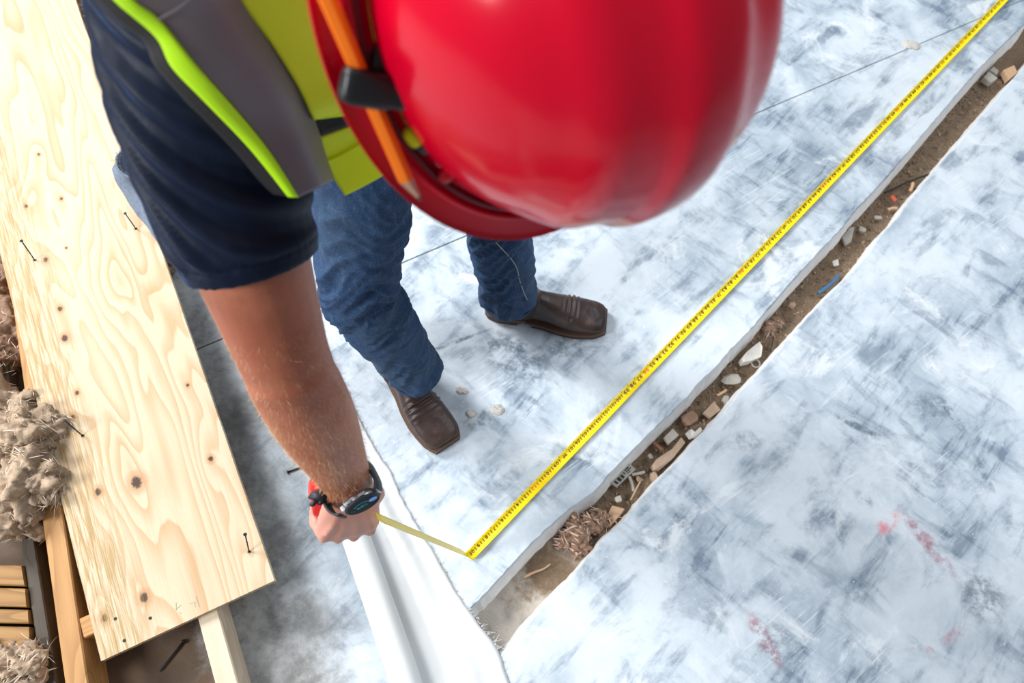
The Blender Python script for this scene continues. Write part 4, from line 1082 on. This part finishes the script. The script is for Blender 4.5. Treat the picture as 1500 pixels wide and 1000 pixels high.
    bm = bmesh.new(); me = bpy.data.meshes.new('x'); me.from_pydata([tuple(x) for x in g.v], [], g.f); bm.from_mesh(me); bmesh.ops.bevel(bm, geom=bm.edges[:], offset=.0013, segments=2, affect='EDGES'); bm_obj('rubber_bumper', bm, M_rubber, t, True)
    g = G(); p = cc + ex * (hx + .002); g.box(p - ey * .010, ex, ey, ez, .004, .010, .015); g.obj('blade_mouth', M_rubber, t)
tape_measure()

# ================================================================== hard hat and pencil
RX, RY, DX, DY, DZ = .1440, .1770, .1149, .1423, .1556
def hat():
    t = thing('hard_hat', 'glossy red full-brim hard hat worn on the bowed head', 'hard hat', HB)
    hp = lambda x, y, z: HB + HS * x + HF * y + HA * z
    n = 96; g = G(); R = []
    for ph in np.concatenate([np.linspace(0, 80, 26), [84, 87, 89]]):
        cz, sz = math.cos(math.radians(ph)), math.sin(math.radians(ph)); ring = []
        for k in range(n):
            a = 2 * math.pi * k / n; x = DX * math.cos(a) * cz; y = DY * math.sin(a) * cz; z = DZ * sz
            # crest of three raised ribs running front to back
            cr = 0
            if ph > 14:
                e = min(1, (ph - 14) / 14)
                for c0, w_, h_ in ((0, .019, .0052), (-.052, .010, .0028), (.052, .010, .0028)):
                    cr += h_ * (1 / (1 + math.exp((abs(x - c0) - w_) / .0022))) * e
            nn_ = nrm(V(x / DX ** 2, y / DY ** 2, z / DZ ** 2)); x, y, z = V(x, y, z) + nn_ * cr
            ring.append(hp(x, y, z))
        R.append(ring)
    g.rings(R, cap=False); g.f.append(tuple(range((len(R) - 1) * n, len(R) * n)))
    o = g.obj('shell', M_hat, t, True)
    md = o.modifiers.new('t', 'SOLIDIFY'); md.thickness = .0025; md.offset = -1
    # brim, dipping a little towards the rim, with a rolled lip
    g = G(); R = []
    for u, dz, th in ((0, .004, 0), (.06, .0005, 0), (.12, -.001, 0), (.35, -.002, 0), (.6, -.003, 0), (.85, -.0045, 0), (.96, -.0045, 0), (1.0, -.003, 0), (1.01, -.0055, 0), (.995, -.009, 0), (.9, -.0085, 0), (.5, -.0065, 0), (0.02, -.004, 0)):
        R.append([hp((DX + (RX - DX) * u) * math.cos(a), (DY + (RY - DY) * u) * math.sin(a), dz) for a in np.arange(n) * 2 * math.pi / n])
    g.rings(R, cap=False); g.obj('brim', M_hat, t, True)
    # gutter groove and raised bead round the foot of the shell
    g = G(); g.tube([hp((DX + .006) * math.cos(a), (DY + .006) * math.sin(a), .002) for a in np.linspace(0, 2 * math.pi, 97)], .0022, n=6); g.obj('gutter', M_hatdark, t, True)
    g = G(); g.tube([hp((DX + .0125) * math.cos(a), (DY + .0125) * math.sin(a), .0015) for a in np.linspace(0, 2 * math.pi, 97)], .0024, n=8); g.obj('bead', M_hat, t, True)
    # rubber clip standing across the brim
    def onbrim(px, py, h):
        d = nrm(_F * FPX + _R * (px - 750) - _U * (py - 500)); return CAM + d * (((HB + HA * h - CAM) @ HA) / (d @ HA))
    p0 = onbrim(500, 122, .010); p1 = onbrim(606, 143, .014); ex = nrm(p1 - p0); ey = nrm(np.cross(HA, ex)); L = np.linalg.norm(p1 - p0)
    g = G(); R = []
    for u, wdt, hh in ((0, .006, .006), (.03, .0095, .009), (.15, .0105, .011), (.45, .0105, .0105), (.62, .0100, .009), (.68, .0085, .0085), (.74, .0085, .010), (.92, .0075, .009), (1.0, .004, .005)):
        c = p0 + ex * L * u
        R.append([c + ey * wdt * math.copysign(abs(math.cos(a)) ** .5, math.cos(a)) + HA * hh * .62 * math.copysign(abs(math.sin(a)) ** .5, math.sin(a)) for a in np.arange(20) * 2 * math.pi / 20])
    g.rings(R); g.obj('clip', M_clip, t, True)
    g = G(); c = onbrim(556, 100, .004); g.box(c, ex, ey, HA, .006, .012, .004); g.obj('clip_foot', M_clip, t)
    # accessory slot lug at the front of the groove
    c = onbrim(621, 219, .003); g = G(); g.tube([onbrim(607, 200, .003), onbrim(614, 212, .004), onbrim(622, 222, .003)], [.0045, .005, .003], ref=HA, n=10, round_ends=True); g.obj('accessory_slot', M_clip, t, True)
    g = G(); g.tube([onbrim(600, 196, .004), onbrim(608, 205, .005)], [.0048, .0052], ref=HA, n=10, round_ends=True); tag(g.obj('slot_yellow', M_hivis, t, True), 'yellow showing through the slot')  # yellow piece added for what shows through the slot's hole
    g = G(); g.ball(onbrim(653, 256, .006), HS * .006, HF * .006, HA * .005, 12); g.obj('rivet', M_hat, t, True)
    # pencil under the clip
    pt = thing('pencil', 'orange carpenter pencil tucked under the black clip of the hat', 'pencil', onbrim(560, 200, .012))
    a = onbrim(455, -60, .0085); b = onbrim(594, 262, .0075); c2 = onbrim(612, 287, .0072); d3 = onbrim(616, 295, .0072)
    g = G(); g.tube([a, a + (b - a) * .5, b], .0050, n=6, ref=HA); g.obj('pencil_body', M_pencil, pt)
    g = G(); g.tube([b, c2], [.0050, .0018], n=6, ref=HA); g.obj('sharpened_cone', M_pwood, pt)
    g = G(); g.tube([c2, d3], [.0018, .0005], n=6, ref=HA); g.obj('pencil_lead', M_lead, pt)
hat()

# ================================================================== denim rag on the plywood edge
def rag():
    g = G(); R = []; n = 22
    ax = [P(190, 240, ZP1 + .085), P(199, 258, ZP1 + .050), P(226, 300, ZP1 + .022), P(262, 345, ZP1 + .018)]
    cl = catmull(ax, 24)
    for i, p in enumerate(cl):
        tg = nrm(cl[min(i + 1, 23)] - cl[max(i - 1, 0)]); s = nrm(np.cross(tg, up)); u2 = np.cross(s, tg); k = i / 23
        R.append([p + (s * math.cos(a) * (.045 - .004 * k) + u2 * math.sin(a) * (.025 - .008 * k)) * (1 + .10 * nz((math.cos(a), math.sin(a), k * 3), 1.6)) for a in np.arange(n) * 2 * math.pi / n])
    g.rings(R, cap=False); g.f.append(tuple(range(23 * n, 24 * n)))
    t = thing('denim_rag', 'frayed grey-blue denim rag folded open on the plywood edge behind the sleeve', 'rag', cl[0] * V(1, 1, 0) + up * ZP1)
    o = g.obj('cloth', M_rag, t, True); md = o.modifiers.new('t', 'SOLIDIFY'); md.thickness = .003; md.offset = 1
    s = G()
    for p in R[0]:
        for _ in range(14):
            q = p + rng.normal(size=3) * .003; d = nrm(nrm(p - cl[0]) * .4 + nrm(cl[0] - cl[1]) * .5 + rng.normal(size=3) * .6); L = rng.uniform(.004, .012); sd_ = nrm(np.cross(d, up)) * .0005
            s.add([q - sd_, q + sd_, q + d * L], [(0, 1, 2)])
    s.obj('frayed_edge', M_rag, t, fix=False)['kind'] = 'stuff'
rag()

# ================================================================== rubble in the trench
ZB = -.058
def chunk(name, label, cat, px, py, size, m, seed, group=None, flat=.6, rot=None, z=ZB, pts=9):
    """broken piece: convex hull of random points"""
    r_ = np.random.default_rng(seed); c = P(px, py, z); rot = r_.uniform(0, 6.28) if rot is None else rot
    bm = bmesh.new(); sx, sy, sz = size
    for _ in range(pts):
        q = r_.normal(size=3); q /= np.linalg.norm(q); q = np.sign(q) * np.abs(q) ** .6
        x, y = q[0] * sx, q[1] * sy; bm.verts.new((c[0] + x * math.cos(rot) - y * math.sin(rot), c[1] + x * math.sin(rot) + y * math.cos(rot), c[2] + q[2] * sz))
    res = bmesh.ops.convex_hull(bm, input=bm.verts[:]); bmesh.ops.delete(bm, geom=[x for x in res['geom_unused'] + res['geom_interior'] if isinstance(x, bmesh.types.BMVert)], context='VERTS')
    return tag(bm_obj(name, bm, m), label, cat, group)
def blockp(name, label, cat, px4, z, th, m, group=None):
    top = [P(x, y, z + th) for x, y in px4]; bot = [p - up * th for p in top]; g = G()
    g.add(top + bot, [(0, 1, 2, 3), (7, 6, 5, 4)] + [(i, i + 4, (i + 1) % 4 + 4, (i + 1) % 4) for i in range(4)])
    o = g.obj(name, m); bm = bmesh.new(); bm.from_mesh(o.data); bmesh.ops.bevel(bm, geom=bm.edges[:], offset=.0012, segments=1, affect='EDGES'); bm.to_mesh(o.data); bm.free(); return tag(o, label, cat, group)
def stick(name, label, cat, px, z, r, m, group=None, r2=None):
    c = catmull([P(x, y, z + r) for x, y in px], 16) + np.array([[0, 0, .0006 * nz((i, 0, r), .7)] for i in range(16)])
    g = G(); g.tube(c, np.linspace(r, r2 if r2 else r, 16), n=7); return tag(g.obj(name, m, None, True), label, cat, group)
def shard(name, label, cat, px, z, th, m, seed):
    r_ = np.random.default_rng(seed); n = len(px)
    top = [P(x, y, z + th + r_.uniform(0, th)) for x, y in px]; bot = [V(p[0], p[1], z) for p in top]; g = G()
    g.add(top + bot, [tuple(range(n)), tuple(range(2 * n - 1, n - 1, -1))] + [(i, i + n, (i + 1) % n + n, (i + 1) % n) for i in range(n)]); return tag(g.obj(name, m), label, cat)

# label tag
tg_ = thing('label_tag', 'grey printed label tag leaning on the trench wall', 'tag', P(911, 697, ZB))
q4 = [P(894, 707, ZB + .012), P(922, 678, ZB + .016), P(931, 687, ZB + .007), P(903, 714, ZB + .004)]; nn_ = nrm(np.cross(q4[1] - q4[0], q4[3] - q4[0])); nn_ = nn_ if nn_[2] > 0 else -nn_
g = G(); g.add([p + nn_ * .0008 for p in q4] + [p - nn_ * .0008 for p in q4], [(0, 1, 2, 3), (7, 6, 5, 4), (0, 4, 5, 1), (1, 5, 6, 2), (2, 6, 7, 3), (3, 7, 4, 0)]); g.obj('tag_film', M_tag, tg_)
g = G()
for u0, u1, v0, v1 in ((.10, .18, .2, .75), (.24, .36, .2, .8), (.40, .50, .25, .8), (.56, .60, .2, .6), (.66, .86, .15, .3), (.66, .9, .42, .55), (.66, .80, .68, .78)):
    bl_ = lambda u, v_: q4[0] + (q4[1] - q4[0]) * u + (q4[3] - q4[0]) * v_ + nn_ * .0014
    g.add([bl_(u0, v0), bl_(u1, v0), bl_(u1, v1), bl_(u0, v1)], [(0, 1, 2, 3)])
g.obj('printed_bars', M_ink, tg_, fix=False)

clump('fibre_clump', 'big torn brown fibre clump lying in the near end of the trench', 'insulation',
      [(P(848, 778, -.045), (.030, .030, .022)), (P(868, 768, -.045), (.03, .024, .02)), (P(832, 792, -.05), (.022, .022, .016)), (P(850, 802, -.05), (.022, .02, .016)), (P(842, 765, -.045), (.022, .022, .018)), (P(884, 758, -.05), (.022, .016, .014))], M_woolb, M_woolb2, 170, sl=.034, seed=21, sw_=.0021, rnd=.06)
shard('wood_splinter', 'pale split wood splinter at the upper end of the fibre clump', 'splinter', [(885, 763), (897, 740), (915, 745), (912, 751), (893, 772)], ZB, .008, M_grain, 2)
stick('wood_sliver', 'thin orange wood sliver below the fibre clump at the near end of the trench', 'splinter', [(768, 845), (782, 838), (796, 833), (806, 826)], ZB, .0035, M_grain, None, .002)
chunk('pebble', 'small white pebble beside the pale wood splinter', 'stone', 906, 731, (.009, .008, .007), M_paper, 3, pts=30)
chunk('pebble', 'tiny beige pebble by the thin orange sliver', 'stone', 762, 858, (.006, .005, .005), M_beige, 4, pts=30)
stick('plaster_bar', 'pale angled plaster bar above the label tag, lying crosswise', 'rubble', [(926, 695), (936, 693), (944, 691)], ZB, .004, M_stone)
stick('plaster_bar', 'pale plaster bar standing out right of the label tag, lying lengthwise', 'rubble', [(922, 698), (926, 708), (928, 719)], ZB, .004, M_stone)
stick('wood_stick', 'thin tan wood stick right of the label tag', 'splinter', [(938, 705), (931, 718), (924, 732)], ZB + .004, .0022, M_grain)
chunk('rubble_block', 'small beige rubble block under the thin tan stick', 'rubble', 938, 701, (.011, .009, .008), M_beige, 6, pts=12)
shard('stone_slab', 'long tan stone shard on the right side of the trench past the label tag', 'rubble', [(955, 682), (962, 672), (985, 657), (998, 640), (1004, 648), (985, 672), (966, 688), (958, 688)], ZB, .010, M_beige, 7)
chunk('stone_piece', 'reddish tan stone piece between the tan shard and thin stick', 'rubble', 958, 698, (.014, .013, .010), M_beige, 8, pts=14)
chunk('pebble', 'small grey pebble above the label tag', 'stone', 953, 668, (.007, .006, .005), M_stone, 9, pts=24)
blockp('wood_chip', 'short red-brown wood chip beside the trench wall near the grey block', 'splinter', [(955, 648), (958, 645), (973, 657), (970, 661)], ZB, .004, M_woodr)
blockp('concrete_block', 'square tan grey block against the left trench wall', 'rubble', [(973, 640), (986, 627), (995, 637), (980, 650)], ZB, .014, M_stone)
shard('paper_scrap', 'crumpled white paper scrap at the right trench edge', 'paper', [(1007, 632), (1012, 628), (1018, 632), (1026, 625), (1029, 630), (1020, 640), (1012, 641)], ZB + .005, .010, M_paper, 10)
chunk('dirt_clod', 'round brown dirt clod left of the white paper scrap', 'rubble', 1010, 613, (.022, .018, .014), M_woolb, 11, pts=40)
shard('stone_slab', 'flat brown stone flake above the paper scrap', 'rubble', [(1030, 604), (1046, 588), (1056, 600), (1040, 612)], ZB, .008, M_beige, 12)
stick('wood_peg', 'short bright tan wood peg lying in the middle of the trench', 'splinter', [(1051, 579), (1058, 575), (1064, 571)], ZB + .004, .0038, M_grain)
chunk('stone_piece', 'large pale grey stone with speckles in the middle of the trench', 'rubble', 1071, 557, (.026, .018, .014), M_stone, 14, rot=.5, pts=18)
chunk('stone_piece', 'small dark grey stone right of the wood peg', 'rubble', 1062, 585, (.012, .008, .008), M_stone, 15, pts=14)
shard('crumpled_sheet', 'crumpled off-white plastic scrap standing in the trench', 'plastic scrap', [(1086, 525), (1094, 515), (1105, 506), (1113, 500), (1117, 508), (1115, 522), (1100, 528), (1090, 530)], ZB, .016, M_paper, 16)
g = G(); c_ = P(1107, 532, ZB + .006); g.tube([c_ + V(.011 * math.cos(a), .011 * math.sin(a), 0) for a in np.linspace(0, 2 * math.pi, 25)], .0022, n=8); tag(g.obj('plastic_ring', M_stone, None, True), 'small pale plastic ring beside the crumpled scrap', 'ring')
clump('fibre_curl', 'curled brown fibre tuft farther up the trench', 'insulation', [(P(1126, 478, -.05), (.018, .018, .014)), (P(1138, 470, -.05), (.013, .012, .011))], M_woolb, M_woolb2, 160, sl=.02, seed=23, sw_=.0006)
chunk('pebble', 'rounded tan pebble by the curled fibre tuft', 'stone', 1145, 472, (.008, .007, .006), M_beige, 31, pts=24)
chunk('pebble', 'tan stone lying above the curled fibre tuft', 'stone', 1160, 447, (.012, .009, .008), M_beige, 32, pts=20)
stick('dark_twig', 'thin dark twig crossing the trench near the crumpled scrap', 'twig', [(1133, 492), (1131, 505), (1128, 516)], ZB + .004, .0016, M_rust)
stick('cable_offcut', 'short blue cable offcut lying in the trench', 'cable', [(1199, 429), (1210, 421), (1220, 413), (1229, 402)], ZB + .004, .0052, M_bluewire, None, .004)
shard('paper_flake', 'white paper flake near the blue cable offcut', 'paper', [(1220, 382), (1228, 379), (1229, 388), (1222, 389)], ZB, .003, M_paper, 17)
shard('paper_flake', 'jagged grey white flake by the trench wall above the blue offcut', 'paper', [(1234, 347), (1246, 333), (1252, 332), (1247, 354), (1240, 358)], ZB, .005, M_stone, 18)
chunk('pebble', 'pale pebble beside the jagged flake', 'stone', 1263, 336, (.011, .008, .006), M_stone, 33, pts=24)
chunk('pebble', 'pale pebble with a flat top near the orange chip', 'stone', 1286, 319, (.012, .007, .006), M_stone, 34, pts=24)
stick('wood_peg', 'tan wood peg near the small orange chip', 'splinter', [(1301, 307), (1307, 305), (1314, 305)], ZB + .003, .0045, M_grain)
blockp('plastic_chip', 'small orange-red plastic chip in the upper trench', 'plastic scrap', [(1304, 288), (1308, 284), (1315, 292), (1311, 295)], ZB, .005, M_red)
stick('wood_peg', 'orange tan wood peg under the black wire', 'splinter', [(1333, 280), (1336, 274), (1337, 268)], ZB + .003, .005, M_grain)
stick('wire_offcut', 'black wire offcut spanning the upper trench', 'cable', [(1296, 282), (1310, 276), (1324, 269), (1341, 262), (1362, 255)], ZB + .006, .0032, M_rust)
blockp('wood_block', 'grey square wood block in the far trench, nearer of the two grey blocks', 'wood block', [(1441, 113), (1449, 104), (1462, 114), (1453, 121)], ZB, .020, M_stone)
blockp('wood_block', 'grey wood block in the far trench, behind the nearer grey block', 'wood block', [(1450, 103), (1456, 97), (1463, 103), (1461, 109)], ZB, .014, M_stone)
blockp('wood_block', 'tan square wood block by the right edge of the far trench', 'wood block', [(1470, 102), (1486, 95), (1491, 106), (1478, 117)], ZB, .020, M_grain)
# loose grit nobody could count
s = G()
cl = [(LT[i] * (1 - u) + 0, i, u) for i in range(0)]
LTd = catmull(np.c_[LT[12:-12], np.zeros(len(LT) - 24)], 600); RTd = catmull(np.c_[RT[12:-12], np.zeros(len(RT) - 24)], 600)
for _ in range(2600):
    p = LTd[rng.integers(60, 560)]; q = RTd[np.argmin(np.linalg.norm(RTd - p, axis=1))]; u = rng.uniform(.14, .96); x = p + (q - p) * u
    r = rng.uniform(.0012, .0042) * (1.8 if rng.random() < .06 else 1); hh = -.064 + .012 * nz(x, 14) + .006 * nz(x, 40, 3) - .010 * math.sin(math.pi * u)
    c = V(x[0], x[1], hh + r * .5); d = [nrm(rng.normal(size=3)) * r * rng.uniform(.7, 1.3) for _ in range(3)]
    s.add([c + d[0], c - d[0], c + d[1], c - d[1], c + d[2] * .7, c - d[2] * .7], [(0, 2, 4), (2, 1, 4), (1, 3, 4), (3, 0, 4), (2, 0, 5), (1, 2, 5), (3, 1, 5), (0, 3, 5)])
go = s.obj('trench_grit', plain('mixed grit', (.30, .22, .15), .95, .7, 60), None); tag(go, 'loose brown and pale grit scattered along the trench bed', 'grit', None, 'stuff')
